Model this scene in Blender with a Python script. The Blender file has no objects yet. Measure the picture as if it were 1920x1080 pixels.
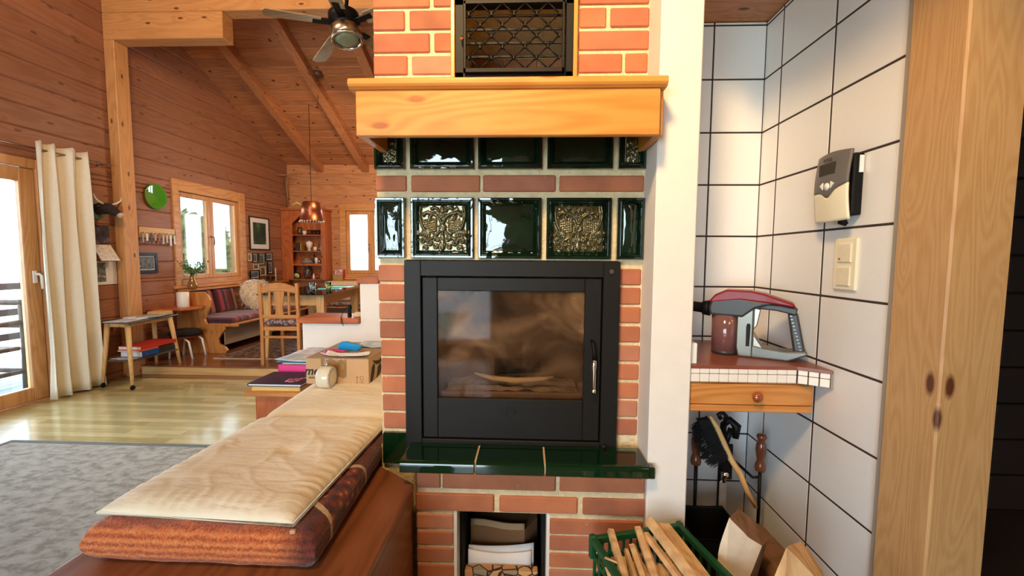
import bpy, bmesh, math, random
from mathutils import Vector, Matrix, noise as mnoise
random.seed(7)
sc = bpy.context.scene
C = sc.collection
PI = math.pi
R = random.random

# ------------------------------------------------------------------ camera
H = 1.30                      # eye height
def _n(v): return Vector(v).normalized()
fy = _n((31, 56, -785)); up = _n((77, 11000, 785)); up = (up - fy*up.dot(fy)).normalized(); rx = fy.cross(up)
cam_d = bpy.data.cameras.new('camera'); cam = bpy.data.objects.new('camera', cam_d); C.objects.link(cam)
cam.matrix_world = Matrix(((rx.x, rx.y, rx.z, 0), (fy.x, fy.y, fy.z, 0), (up.x, up.y, up.z, H), (0, 0, 0, 1)))
cam_d.sensor_width = 36.0; cam_d.lens = 785.0/1920.0*36.0; cam_d.clip_start = 0.05; cam_d.clip_end = 300
sc.camera = cam

# ------------------------------------------------------------------ world, exposure, lights
sc.view_settings.view_transform = 'Standard'; sc.view_settings.look = 'None'
sc.view_settings.gamma = 1.0; sc.view_settings.use_curve_mapping = False
sc.view_settings.exposure = -0.08
w = bpy.data.worlds.new('sky'); sc.world = w; w.use_nodes = True
wb = w.node_tree.nodes['Background']; wb.inputs[0].default_value = (0.74, 0.88, 1.0, 1); wb.inputs[1].default_value = 16.0
cy = sc.cycles
cy.use_denoising = True
try: cy.denoiser = 'OPENIMAGEDENOISE'
except Exception: pass
cy.max_bounces = 9; cy.diffuse_bounces = 5; cy.glossy_bounces = 4; cy.transmission_bounces = 6; cy.transparent_max_bounces = 12
cy.sample_clamp_indirect = 8.0; cy.caustics_reflective = False; cy.caustics_refractive = False

def area(name, loc, to, sx, sy, power, col, portal=False, spread=PI):
    d = bpy.data.lights.new(name, 'AREA'); d.shape = 'RECTANGLE'; d.size = sx; d.size_y = sy
    d.energy = power; d.color = col; d.spread = spread
    if portal: d.cycles.is_portal = True
    o = bpy.data.objects.new(name, d); C.objects.link(o); o.location = loc
    dv = (Vector(to)-Vector(loc)).normalized()
    o.rotation_euler = dv.to_track_quat('-Z', 'Y' if abs(dv.z) < .9 else 'X').to_euler()
    return o
# daylight guides (portals for the sky) in each opening
area('door_daylight', (-4.52, 2.6, 1.05), (0, 2.6, 1.05), 2.0, 2.1, 1, (1, 1, 1), True)
area('window_daylight', (-4.52, 5.6, 1.55), (0, 5.6, 1.55), 1.1, 1.15, 1, (1, 1, 1), True)
area('window_daylight', (-2.83, 7.64, 1.58), (-2.83, 0, 1.58), 0.95, 1.15, 1, (1, 1, 1), True)
area('window_daylight', (-1.7, -2.98, 1.2), (-1.7, 0, 1.2), 2.4, 2.1, 1, (1, 1, 1), True)
# warm lamps of the kitchen side, above and behind the camera
area('ceiling_lamp_light', (-0.45, -0.25, 3.15), (0.05, 1.5, 2.15), 0.4, 0.4, 32, (1.0, 0.64, 0.30), spread=1.75)
area('kitchen_lamp_light', (1.05, 0.15, 2.2), (1.0, 0.9, 0.6), 0.35, 0.35, 4, (1.0, 0.75, 0.5))
area('gallery_lamp_light', (-2.2, 1.6, 3.6), (-2.6, 4.6, 3.4), 0.6, 0.6, 55, (1.0, 0.68, 0.38))
area('dining_lamp_light', (-2.0, 5.2, 2.9), (-3.0, 6.2, 1.0), 0.5, 0.5, 45, (1.0, 0.72, 0.45))

# ------------------------------------------------------------------ materials
def lin(r, g, b):
    f = lambda c: (c/255/12.92) if c/255 <= .04045 else ((c/255+.055)/1.055)**2.4
    return (f(r), f(g), f(b), 1)
MATS = {}
def newmat(name):
    m = bpy.data.materials.new(name); m.use_nodes = True
    return m, m.node_tree.nodes, m.node_tree.links, m.node_tree.nodes['Principled BSDF']
def setp(b, **k):
    for a, v in k.items():
        n = {'rough': 'Roughness', 'metal': 'Metallic', 'coat': 'Coat Weight', 'coatr': 'Coat Roughness', 'trans': 'Transmission Weight',
             'ior': 'IOR', 'alpha': 'Alpha', 'spec': 'Specular IOR Level', 'sheen': 'Sheen Weight', 'sub': 'Subsurface Weight', 'emis': 'Emission Strength'}[a]
        b.inputs[n].default_value = v
def flat(name, rgb, noise=.06, scale=25, bump=0, bscale=60, **k):
    """plain colour with a little procedural mottling"""
    if name in MATS: return MATS[name]
    m, N, L, b = newmat(name)
    c = lin(*rgb); setp(b, **({'rough': .5} | k))
    tc = N.new('ShaderNodeTexCoord'); nz = N.new('ShaderNodeTexNoise'); nz.inputs['Scale'].default_value = scale; nz.inputs['Detail'].default_value = 3
    L.new(tc.outputs['Object'], nz.inputs['Vector'])
    mx = N.new('ShaderNodeMix'); mx.data_type = 'RGBA'
    mx.inputs[6].default_value = tuple(max(0, x*(1-noise*2)) for x in c[:3])+(1,); mx.inputs[7].default_value = tuple(min(1, x*(1+noise*2)) for x in c[:3])+(1,)
    L.new(nz.outputs['Fac'], mx.inputs[0]); L.new(mx.outputs[2], b.inputs['Base Color'])
    if bump:
        n2 = N.new('ShaderNodeTexNoise'); n2.inputs['Scale'].default_value = bscale; n2.inputs['Detail'].default_value = 4
        L.new(tc.outputs['Object'], n2.inputs['Vector'])
        bp = N.new('ShaderNodeBump'); bp.inputs['Strength'].default_value = bump; bp.inputs['Distance'].default_value = .01
        L.new(n2.outputs['Fac'], bp.inputs['Height']); L.new(bp.outputs['Normal'], b.inputs['Normal'])
    MATS[name] = m; return m
def math_(N, L, op, a, b=None, c=None, clamp=False):
    n = N.new('ShaderNodeMath'); n.operation = op; n.use_clamp = clamp
    for i, v in enumerate((a, b, c)):
        if v is None: continue
        if isinstance(v, (int, float)): n.inputs[i].default_value = v
        else: L.new(v, n.inputs[i])
    return n.outputs[0]
def ramp(N, L, fac, stops):
    r = N.new('ShaderNodeValToRGB'); L.new(fac, r.inputs[0]); e = r.color_ramp.elements
    while len(e) < len(stops): e.new(.5)
    for i, (p, c) in enumerate(stops): e[i].position = p; e[i].color = c
    return r.outputs[0]
def wood(name, rgb, dark, axis='X', rough=.42, knots=.5, var=.14, coat=.0, scale=1.0, kdark=(92, 48, 22), bump=.15, kden=1.0):
    if name in MATS: return MATS[name]
    m, N, L, b = newmat(name); setp(b, rough=rough, coat=coat, coatr=.18)
    tc = N.new('ShaderNodeTexCoord'); ge = N.new('ShaderNodeNewGeometry')
    va = N.new('ShaderNodeVectorMath'); va.operation = 'MULTIPLY_ADD'
    cb = N.new('ShaderNodeCombineXYZ')
    for i in range(3): L.new(ge.outputs['Random Per Island'], cb.inputs[i])
    L.new(cb.outputs[0], va.inputs[0]); va.inputs[1].default_value = (17.3, 9.1, 23.7); L.new(tc.outputs['Object'], va.inputs[2])
    i = 'XYZ'.index(axis)
    ms = [1.0]*3; ms[i] = .10
    mp = N.new('ShaderNodeVectorMath'); mp.operation = 'MULTIPLY'; mp.inputs[1].default_value = ms; L.new(va.outputs[0], mp.inputs[0])
    # knots
    ks = [6.5*kden]*3; ks[i] = 2.6*kden
    sx_ = N.new('ShaderNodeSeparateXYZ'); L.new(va.outputs[0], sx_.inputs[0]); kp = N.new('ShaderNodeCombineXYZ')
    o1, o2 = [q for q in range(3) if q != i]
    L.new(math_(N, L, 'MULTIPLY', sx_.outputs[i], 2.6*kden), kp.inputs[0]); L.new(math_(N, L, 'MULTIPLY', math_(N, L, 'ADD', sx_.outputs[o1], sx_.outputs[o2]), 6.5*kden), kp.inputs[1])
    vo = N.new('ShaderNodeTexVoronoi'); vo.voronoi_dimensions = '2D'; vo.inputs['Scale'].default_value = 1.0; L.new(kp.outputs[0], vo.inputs['Vector'])
    d = vo.outputs['Distance']
    warp = math_(N, L, 'POWER', math_(N, L, 'SUBTRACT', 1.0, math_(N, L, 'MULTIPLY', d, 2.2), clamp=True), 3.0)
    # rings
    nz = N.new('ShaderNodeTexNoise'); nz.inputs['Scale'].default_value = 4.0*scale; nz.inputs['Detail'].default_value = 1.5; nz.inputs['Distortion'].default_value = .3
    L.new(mp.outputs[0], nz.inputs['Vector'])
    v = math_(N, L, 'MULTIPLY_ADD', nz.outputs['Fac'], 16.0, math_(N, L, 'MULTIPLY', warp, 3.0*knots+.01))
    s = math_(N, L, 'SINE', math_(N, L, 'MULTIPLY', v, 6.28))
    s = math_(N, L, 'MULTIPLY_ADD', s, .5, .5)
    nf = N.new('ShaderNodeTexNoise'); nf.inputs['Scale'].default_value = 60*scale; nf.inputs['Detail'].default_value = 3
    L.new(mp.outputs[0], nf.inputs['Vector'])
    g = math_(N, L, 'MULTIPLY_ADD', s, .40, math_(N, L, 'MULTIPLY', nf.outputs['Fac'], .75), clamp=True)
    col = ramp(N, L, g, [(.05, lin(*dark)), (.75, lin(*rgb))])
    last = col
    if knots > 0:
        vs = math_(N, L, 'GREATER_THAN', vo.outputs['Color'], .42)   # only some cells hold a knot
        kn = math_(N, L, 'MULTIPLY', math_(N, L, 'SUBTRACT', 1.0, math_(N, L, 'MULTIPLY', math_(N, L, 'SUBTRACT', d, .045), 22.0), clamp=True), vs)
        mx = N.new('ShaderNodeMix'); mx.data_type = 'RGBA'; L.new(math_(N, L, 'MULTIPLY', kn, min(1, knots*1.5)), mx.inputs[0]); L.new(last, mx.inputs[6]); mx.inputs[7].default_value = lin(*kdark)
        last = mx.outputs[2]
    hs = N.new('ShaderNodeHueSaturation'); L.new(last, hs.inputs['Color'])
    L.new(math_(N, L, 'MULTIPLY_ADD', ge.outputs['Random Per Island'], var*2, 1-var), hs.inputs['Value'])
    L.new(hs.outputs[0], b.inputs['Base Color'])
    bp = N.new('ShaderNodeBump'); bp.inputs['Strength'].default_value = bump; bp.inputs['Distance'].default_value = .003
    L.new(g, bp.inputs['Height']); L.new(bp.outputs['Normal'], b.inputs['Normal'])
    MATS[name] = m; return m
def woods(base, rgb, dark, **k):
    return {a: wood(base+'_'+a, rgb, dark, axis=a, **k) for a in 'XYZ'}

LOG = woods('log_wall_pine', (164, 112, 84), (142, 92, 66), knots=.45, rough=.5, var=.13)
CEIL = woods('ceiling_pine', (190, 128, 84), (158, 98, 60), knots=.75, rough=.45, var=.16, kden=1.2)
BEAM = woods('beam_pine', (216, 158, 100), (194, 134, 80), knots=.6, rough=.45, var=.06)
POST = woods('post_pine', (196, 154, 104), (178, 132, 82), knots=.8, rough=.42, var=.05, scale=3.2)
MANT = woods('mantel_pine', (222, 148, 68), (198, 118, 44), knots=.5, rough=.35, var=.05, coat=.15, kdark=(150, 80, 28))
OAK = woods('amber_furniture_wood', (208, 142, 76), (172, 104, 48), knots=.25, rough=.38, var=.07, coat=.1)
LIGHTW = woods('pale_beech', (226, 184, 122), (200, 150, 88), knots=0, rough=.4, var=.05)
BENCHW = woods('red_brown_bench_wood', (140, 84, 50), (100, 56, 30), knots=.15, rough=.3, var=.08, coat=.25)
CABW = woods('cabinet_wood', (190, 104, 54), (150, 76, 36), knots=.4, rough=.42, var=.06)
SPLIT = woods('split_firewood', (228, 188, 136), (180, 132, 84), knots=.1, rough=.8, var=.14, bump=.6)
DARKW = woods('dark_wood', (46, 30, 22), (28, 18, 13), knots=0, rough=.55)
DECK = woods('weathered_deck', (96, 112, 120), (66, 80, 88), knots=0, rough=.7)

def brickmat():
    m, N, L, b = newmat('red_brick'); setp(b, rough=.78)
    tc = N.new('ShaderNodeTexCoord'); ge = N.new('ShaderNodeNewGeometry')
    c1 = ramp(N, L, ge.outputs['Random Per Island'], [(0, lin(160, 98, 70)), (.35, lin(190, 116, 78)), (.7, lin(174, 104, 76)), (1, lin(194, 134, 104))])
    n1 = N.new('ShaderNodeTexNoise'); n1.inputs['Scale'].default_value = 9; n1.inputs['Detail'].default_value = 6; L.new(tc.outputs['Object'], n1.inputs['Vector'])
    mx = N.new('ShaderNodeMix'); mx.data_type = 'RGBA'; mx.blend_type = 'MULTIPLY'; mx.inputs[0].default_value = .8
    L.new(c1, mx.inputs[6]); L.new(ramp(N, L, n1.outputs['Fac'], [(.3, (.72, .66, .62, 1)), (.65, (1.08, 1.04, 1.0, 1))]), mx.inputs[7])
    n2 = N.new('ShaderNodeTexNoise'); n2.inputs['Scale'].default_value = 32; n2.inputs['Detail'].default_value = 5; n2.inputs['Roughness'].default_value = .7; L.new(tc.outputs['Object'], n2.inputs['Vector'])
    sp = ramp(N, L, n2.outputs['Fac'], [(.66, (0, 0, 0, 1)), (.74, (1, 1, 1, 1))])
    m2 = N.new('ShaderNodeMix'); m2.data_type = 'RGBA'; L.new(math_(N, L, 'MULTIPLY', sp, .55), m2.inputs[0]); L.new(mx.outputs[2], m2.inputs[6]); m2.inputs[7].default_value = lin(226, 196, 160)
    L.new(m2.outputs[2], b.inputs['Base Color'])
    bp = N.new('ShaderNodeBump'); bp.inputs['Strength'].default_value = .35; bp.inputs['Distance'].default_value = .004; L.new(n1.outputs['Fac'], bp.inputs['Height']); L.new(bp.outputs['Normal'], b.inputs['Normal'])
    return m
BRICK = brickmat()
MORTAR = flat('mortar', (222, 200, 158), noise=.14, scale=40, bump=.6, bscale=90, rough=.95)
WHITE = flat('white_plaster', (236, 229, 220), noise=.025, scale=12, bump=.15, bscale=120, rough=.85)
def glaze():
    m, N, L, b = newmat('green_glaze'); setp(b, rough=.07, coat=.6, coatr=.03, spec=.8)
    tc = N.new('ShaderNodeTexCoord'); n1 = N.new('ShaderNodeTexNoise'); n1.inputs['Scale'].default_value = 11; n1.inputs['Detail'].default_value = 2; L.new(tc.outputs['Object'], n1.inputs['Vector'])
    L.new(ramp(N, L, n1.outputs['Fac'], [(.3, lin(5, 20, 13)), (.7, lin(10, 40, 24))]), b.inputs['Base Color'])
    n2 = N.new('ShaderNodeTexNoise'); n2.inputs['Scale'].default_value = 26; n2.inputs['Detail'].default_value = 1.5; L.new(tc.outputs['Object'], n2.inputs['Vector'])
    bp = N.new('ShaderNodeBump'); bp.inputs['Strength'].default_value = .35; bp.inputs['Distance'].default_value = .006
    L.new(n2.outputs['Fac'], bp.inputs['Height']); L.new(bp.outputs['Normal'], b.inputs['Normal']); L.new(bp.outputs['Normal'], b.inputs['Coat Normal'])
    return m
GLAZE = glaze()
GLAZE2 = flat('green_ledge_glaze', (6, 38, 18), noise=.1, scale=8, rough=.08, coat=.5, coatr=.04)
BLACKM = flat('black_stove_metal', (30, 27, 23), noise=.1, scale=9, spec=.18, rough=.45, bump=.05, bscale=200)
BLACK = flat('black_iron', (14, 12, 11), noise=.08, rough=.5, spec=.2)
SOOT = flat('fireclay_lining', (128, 100, 76), noise=.22, scale=9, rough=.95, bump=.3, bscale=40)
CHROME = flat('polished_chrome', (225, 222, 216), noise=.01, rough=.16, metal=1.0)
STEEL = flat('brushed_nickel', (170, 150, 130), noise=.05, rough=.3, metal=1.0)
COPPER = flat('aged_copper', (150, 86, 60), noise=.15, rough=.35, metal=.9)
TILEW = flat('white_wall_tile', (234, 233, 232), noise=.01, scale=90, rough=.16, bump=.03, bscale=14)
GROUT = flat('dark_grout', (58, 44, 40), rough=.9)
SILI = flat('grey_silicone', (150, 140, 130), rough=.6)
CREAM = flat('cream_plastic', (238, 230, 204), noise=.01, rough=.3)
WHITEP = flat('white_plastic', (240, 238, 232), noise=.01, rough=.35)
PAPER = flat('white_paper', (236, 236, 238), noise=.03, scale=30, rough=.8)
CARD = flat('brown_cardboard', (196, 158, 116), noise=.04, scale=18, rough=.8)
TERRA = flat('terracotta_tile', (134, 76, 58), noise=.12, scale=14, rough=.3)
RED = flat('dark_red_gloss', (124, 10, 22), noise=.02, rough=.35, coat=.1, spec=.3)
SILVER = flat('silver_plastic', (112, 108, 100), noise=.03, rough=.3, metal=.7)
DGREY = flat('dark_grey_plastic', (52, 52, 54), noise=.04, rough=.4)
GREENP = flat('green_crate_plastic', (12, 76, 40), noise=.05, rough=.4)
def glassm(name, rgb=(250, 252, 252), rough=.0, tint=.0):
    if name in MATS: return MATS[name]
    m, N, L, b = newmat(name); N.remove(b)
    out = N['Material Output']; tr = N.new('ShaderNodeBsdfTransparent'); tr.inputs[0].default_value = lin(*rgb)
    gl = N.new('ShaderNodeBsdfGlossy'); gl.inputs['Roughness'].default_value = max(rough, .02)
    fr = N.new('ShaderNodeFresnel'); fr.inputs[0].default_value = 1.45
    mx = N.new('ShaderNodeMixShader'); L.new(math_(N, L, 'MULTIPLY_ADD', fr.outputs[0], .9, tint, clamp=True), mx.inputs[0]); L.new(tr.outputs[0], mx.inputs[1]); L.new(gl.outputs[0], mx.inputs[2])
    L.new(mx.outputs[0], out.inputs[0]); MATS[name] = m; return m
PANE = glassm('window_glass')
CLEAR = glassm('clear_glass', (228, 240, 240), tint=.06)

# ------------------------------------------------------------------ mesh helpers
class MB:
    def __init__(s): s.b = bmesh.new(); s.M = Matrix.Identity(4)
    def _v(s, p): return s.b.verts.new(s.M @ Vector(p))
    def face(s, pts, m=0, sm=False):
        f = s.b.faces.new([s._v(p) for p in pts]); f.material_index = m; f.smooth = sm; return f
    def faces(s, vs, idx, m=0, sm=False):
        V = [s._v(p) for p in vs]
        for q in idx:
            try: f = s.b.faces.new([V[i] for i in q]); f.material_index = m; f.smooth = sm
            except ValueError: pass
        return V
    def box(s, x0, x1, y0, y1, z0, z1, m=0, c=0.0):
        """box; c = chamfer size on every edge (same island)"""
        x0, x1 = min(x0, x1), max(x0, x1); y0, y1 = min(y0, y1), max(y0, y1); z0, z1 = min(z0, z1), max(z0, z1)
        if c <= 0:
            vs = [(x, y, z) for x in (x0, x1) for y in (y0, y1) for z in (z0, z1)]
            s.faces(vs, [(0, 1, 3, 2), (4, 6, 7, 5), (0, 4, 5, 1), (2, 3, 7, 6), (0, 2, 6, 4), (1, 5, 7, 3)], m); return
        c = min(c, (x1-x0)*.45, (y1-y0)*.45, (z1-z0)*.45)
        X, Y, Z = (x0, x1), (y0, y1), (z0, z1); vs = []; ix = {}
        for i in (0, 1):
            for j in (0, 1):
                for k in (0, 1):
                    px = X[i]; py = Y[j]; pz = Z[k]; sx = c*(1-2*i); sy = c*(1-2*j); sz = c*(1-2*k)
                    ix[i, j, k] = len(vs); vs += [(px, py+sy, pz+sz), (px+sx, py, pz+sz), (px+sx, py+sy, pz)]
        F = []
        for i in (0, 1): F.append([ix[i, a, b_]+0 for a, b_ in ((0, 0), (1, 0), (1, 1), (0, 1))])
        for j in (0, 1): F.append([ix[a, j, b_]+1 for a, b_ in ((0, 0), (1, 0), (1, 1), (0, 1))])
        for k in (0, 1): F.append([ix[a, b_, k]+2 for a, b_ in ((0, 0), (1, 0), (1, 1), (0, 1))])
        for a in (0, 1):
            for b_ in (0, 1):
                F.append([ix[0, a, b_]+1, ix[1, a, b_]+1, ix[1, a, b_]+2, ix[0, a, b_]+2])
                F.append([ix[a, 0, b_]+0, ix[a, 1, b_]+0, ix[a, 1, b_]+2, ix[a, 0, b_]+2])
                F.append([ix[a, b_, 0]+0, ix[a, b_, 1]+0, ix[a, b_, 1]+1, ix[a, b_, 0]+1])
        for q in ix.values(): F.append([q, q+1, q+2])
        s.faces(vs, F, m)
    def tube(s, pts, r, n=8, m=0, cap=True, closed=False, sm=True):
        pts = [Vector(p) for p in pts]; rs = r if isinstance(r, (list, tuple)) else [r]*len(pts)
        rings = []; prev = None; k = len(pts)
        for i, p in enumerate(pts):
            if closed: t = pts[(i+1) % k]-pts[i-1]
            else: t = pts[min(i+1, k-1)]-pts[max(i-1, 0)]
            if t.length < 1e-9: t = Vector((0, 0, 1))
            t.normalize()
            if prev is None:
                a = Vector((0, 0, 1)) if abs(t.z) < .9 else Vector((1, 0, 0)); u = t.cross(a).normalized()
            else:
                u = prev-t*prev.dot(t)
                u = u.normalized() if u.length > 1e-6 else t.orthogonal().normalized()
            prev = u; v = t.cross(u)
            rings.append([s._v(p+(u*math.cos(2*PI*j/n)+v*math.sin(2*PI*j/n))*rs[i]) for j in range(n)])
        for i in range(k if closed else k-1):
            A, B = rings[i], rings[(i+1) % k]
            for j in range(n):
                f = s.b.faces.new((A[j], A[(j+1) % n], B[(j+1) % n], B[j])); f.material_index = m; f.smooth = sm
        if cap and not closed:
            for rg in (rings[0], rings[-1]):
                f = s.b.faces.new(rg); f.material_index = m
    def cyl(s, p0, p1, r0, r1=None, n=16, m=0, cap=True): s.tube([p0, p1], [r0, r0 if r1 is None else r1], n, m, cap)
    def lathe(s, prof, c=(0, 0, 0), axis='Z', n=20, m=0, sm=True):
        """prof: (radius, height) pairs round an axis through c"""
        c = Vector(c); rings = []
        for r, h in prof:
            ring = []
            for j in range(n):
                a = 2*PI*j/n; ca, sa = r*math.cos(a), r*math.sin(a)
                p = {'Z': (ca, sa, h), 'Y': (ca, h, sa), 'X': (h, ca, sa)}[axis]
                ring.append(s._v(c+Vector(p)))
            rings.append(ring)
        for i in range(len(rings)-1):
            for j in range(n):
                f = s.b.faces.new((rings[i][j], rings[i][(j+1) % n], rings[i+1][(j+1) % n], rings[i+1][j])); f.material_index = m; f.smooth = sm
        for rg, (r, h) in ((rings[0], prof[0]), (rings[-1], prof[-1])):
            if r > 1e-5: f = s.b.faces.new(rg); f.material_index = m
    def prism(s, poly, a0, a1, plane='XZ', m=0, sm=False):
        """extrude a 2-D outline between a0 and a1 along the third axis"""
        def P(q, a): return {'XZ': (q[0], a, q[1]), 'XY': (q[0], q[1], a), 'YZ': (a, q[0], q[1])}[plane]
        A = [s._v(P(q, a0)) for q in poly]; B = [s._v(P(q, a1)) for q in poly]; n = len(poly)
        for i in range(n):
            f = s.b.faces.new((A[i], A[(i+1) % n], B[(i+1) % n], B[i])); f.material_index = m; f.smooth = sm
        for V in (A, B): f = s.b.faces.new(V); f.material_index = m
    def grid(s, fn, nu, nv, m=0, sm=True, closed_u=False):
        V = [[s._v(fn(i/nu, j/nv)) for j in range(nv+1)] for i in range(nu+(0 if closed_u else 1))]
        for i in range(nu):
            for j in range(nv):
                f = s.b.faces.new((V[i][j], V[(i+1) % len(V)][j], V[(i+1) % len(V)][j+1], V[i][j+1])); f.material_index = m; f.smooth = sm
        return V
    def build(s, name, mats, parent=None, world=True, bev=0, solid=0, sub=0, seg=2):
        if not isinstance(mats, (list, tuple)): mats = [mats]
        me = bpy.data.meshes.new(name)
        if parent is not None and world:
            o = parent; off = Vector((0, 0, 0))
            while o is not None: off += o.location; o = o.parent
            bmesh.ops.translate(s.b, verts=s.b.verts, vec=-off)
        bmesh.ops.recalc_face_normals(s.b, faces=s.b.faces)
        s.b.to_mesh(me); s.b.free()
        for m in mats: me.materials.append(m)
        o = bpy.data.objects.new(name, me); C.objects.link(o)
        if parent is not None: o.parent = parent
        if solid: md = o.modifiers.new('solid', 'SOLIDIFY'); md.thickness = solid; md.offset = 0
        if bev: md = o.modifiers.new('bevel', 'BEVEL'); md.width = bev; md.segments = seg; md.limit_method = 'ANGLE'; md.angle_limit = .7
        if sub: md = o.modifiers.new('sub', 'SUBSURF'); md.levels = sub; md.render_levels = sub
        return o
def tag(o, label, cat, group=None, kind=None):
    o['label'] = label; o['category'] = cat
    if group: o['group'] = group
    if kind: o['kind'] = kind
    return o
def thing(name, label, cat, loc=(0, 0, 0), rotz=0, group=None, rot=None):
    o = bpy.data.objects.new(name, None); C.objects.link(o); o.location = loc; o.rotation_euler = rot or (0, 0, rotz); o.empty_display_size = .05
    return tag(o, label, cat, group)
def struct(o): o['kind'] = 'structure'; return o
def bx(name, mat, dims, parent=None, c=.002, world=True):
    b = MB(); b.box(*dims, c=c); return b.build(name, mat, parent, world)
def dup(root, loc, rot=None, label=None, group=None, scale=None):
    r = root.copy(); C.objects.link(r); r.location = loc
    if rot is not None: r.rotation_euler = rot
    if label: r['label'] = label
    if group: r['group'] = group
    if scale: r.scale = (scale,)*3
    for ch in list(root.children):
        c = ch.copy(); C.objects.link(c); c.parent = r
        for g in ch.children:
            d = g.copy(); C.objects.link(d); d.parent = c
    return r
def text(name, s, size, mat, loc, rot, parent=None, ext=.0004, shear=0, sx=1, bold=0):
    cu = bpy.data.curves.new(name, 'FONT'); cu.body = s; cu.size = size; cu.extrude = ext; cu.align_x = 'CENTER'; cu.align_y = 'CENTER'; cu.shear = shear; cu.offset = bold
    cu.materials.append(mat); o = bpy.data.objects.new(name, cu); C.objects.link(o)
    o.location = loc; o.rotation_euler = rot; o.scale = (sx, 1, 1)
    if parent is not None:
        o.parent = parent; o.location = Vector(loc)-parent.location
    return o
def mtext(name, s, size, mat, loc, rot, parent=None, ext=.0003, shear=0, sx=1, bold=0):
    """lettering turned into a mesh"""
    o = text(name, s, size, mat, loc, rot, None, ext, shear, sx, bold)
    bpy.context.view_layer.update()
    me = bpy.data.meshes.new_from_object(o.evaluated_get(bpy.context.evaluated_depsgraph_get())); me.name = name
    cu = o.data; bpy.data.objects.remove(o); bpy.data.curves.remove(cu)
    o = bpy.data.objects.new(name, me); C.objects.link(o); o.rotation_euler = rot; o.scale = (sx, 1, 1)
    off = Vector((0, 0, 0)); q = parent
    while q is not None: off += q.location; q = q.parent
    if parent is not None: o.parent = parent
    o.location = Vector(loc)-off
    return o
def boards(b, axis, a0, a1, z0, z1, pitch, f0, f1, holes=(), zoff=0.0, ch=.006, m=0):
    """horizontal boards with chamfered edges between a0..a1 (along axis), f0..f1 thick, with rectangular holes (lo,hi,zlo,zhi)"""
    z = z0
    k0 = math.floor((z0-zoff)/pitch); k = k0
    while True:
        lo = max(z0, zoff+k*pitch); hi = min(z1, zoff+(k+1)*pitch); k += 1
        if lo >= z1-1e-6: break
        if hi-lo < .004: continue
        cuts = sorted({lo, hi, *[h for H_ in holes for h in H_[2:] if lo < h < hi]})
        for c0, c1 in zip(cuts, cuts[1:]):
            if c1-c0 < .003: continue
            segs = [(a0, a1)]
            for h in holes:
                if h[2] < c1-1e-6 and h[3] > c0+1e-6:
                    ns = []
                    for p, q in segs:
                        if h[1] <= p or h[0] >= q: ns.append((p, q)); continue
                        if h[0] > p: ns.append((p, h[0]))
                        if h[1] < q: ns.append((h[1], q))
                    segs = ns
            for p, q in segs:
                if q-p < .004: continue
                if axis == 'Y': b.box(f0, f1, p, q, c0, c1, m, c=ch)
                else: b.box(p, q, f0, f1, c0, c1, m, c=ch)
# ================================================================== the shell of the house
XL = -4.33; YB = 7.45; YR = -2.8; XR = 3.2
def roofz(y): return 2.93+.432*(YB-y) if y > 0.9 else 2.93+.432*(YB-0.9)-.432*(0.9-y)
# floors
def parquet():
    m, N, L, b = newmat('maple_strip_parquet'); setp(b, rough=.22, coat=.6, coatr=.10)
    tc = N.new('ShaderNodeTexCoord')
    br = N.new('ShaderNodeTexBrick'); br.inputs['Scale'].default_value = 1.0; br.inputs['Brick Width'].default_value = .42; br.inputs['Row Height'].default_value = .07
    br.inputs['Mortar Size'].default_value = .0006; br.offset = .37; br.offset_frequency = 2
    br.inputs['Color1'].default_value = lin(214, 208, 160); br.inputs['Color2'].default_value = lin(180, 170, 118); br.inputs['Mortar'].default_value = lin(130, 100, 60)
    L.new(tc.outputs['Object'], br.inputs['Vector'])
    nz = N.new('ShaderNodeTexNoise'); nz.inputs['Scale'].default_value = 3; nz.inputs['Detail'].default_value = 4
    mp = N.new('ShaderNodeVectorMath'); mp.operation = 'MULTIPLY'; mp.inputs[1].default_value = (1.2, 14, 1); L.new(tc.outputs['Object'], mp.inputs[0]); L.new(mp.outputs[0], nz.inputs['Vector'])
    mx = N.new('ShaderNodeMix'); mx.data_type = 'RGBA'; mx.blend_type = 'MULTIPLY'; mx.inputs[0].default_value = .5
    L.new(br.outputs['Color'], mx.inputs[6]); L.new(ramp(N, L, nz.outputs['Fac'], [(.3, (.75, .7, .6, 1)), (.7, (1.1, 1.08, 1.0, 1))]), mx.inputs[7])
    L.new(mx.outputs[2], b.inputs['Base Color'])
    n2 = N.new('ShaderNodeTexNoise'); n2.inputs['Scale'].default_value = 2.2; L.new(tc.outputs['Object'], n2.inputs['Vector'])
    bp = N.new('ShaderNodeBump'); bp.inputs['Strength'].default_value = .05; bp.inputs['Distance'].default_value = .02; L.new(n2.outputs['Fac'], bp.inputs['Height']); L.new(bp.outputs['Normal'], b.inputs['Normal'])
    return m
PARQ = parquet()
DFLOOR = wood('dining_floor_boards', (138, 88, 56), (100, 60, 36), axis='X', knots=0, rough=.22, var=.1, coat=.2)
struct(bx('floor', PARQ, (XL-.15, XR+.1, YR-.1, 4.38, -.12, 0), c=0))
b = MB()
y = 4.38
while y < YB+.1:
    b.box(XL-.15, XR+.1, y, min(y+.14, YB+.15), 0.0, .10, c=.0015); y += .14
struct(b.build('floor_dining', DFLOOR))
b = MB(); b.box(XL, XR, 4.352, 4.38, 0, .088, c=.003); struct(b.build('trim_1', LIGHTW['X']))
b = MB(); b.box(XL, XR, 4.34, 4.40, .088, .104, c=.004); struct(b.build('trim_2', DFLOOR))
b = MB(); b.box(XL, XR, 4.22, 4.35, 0.0, .004, c=.001); struct(b.build('trim_3', DFLOOR))

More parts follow.
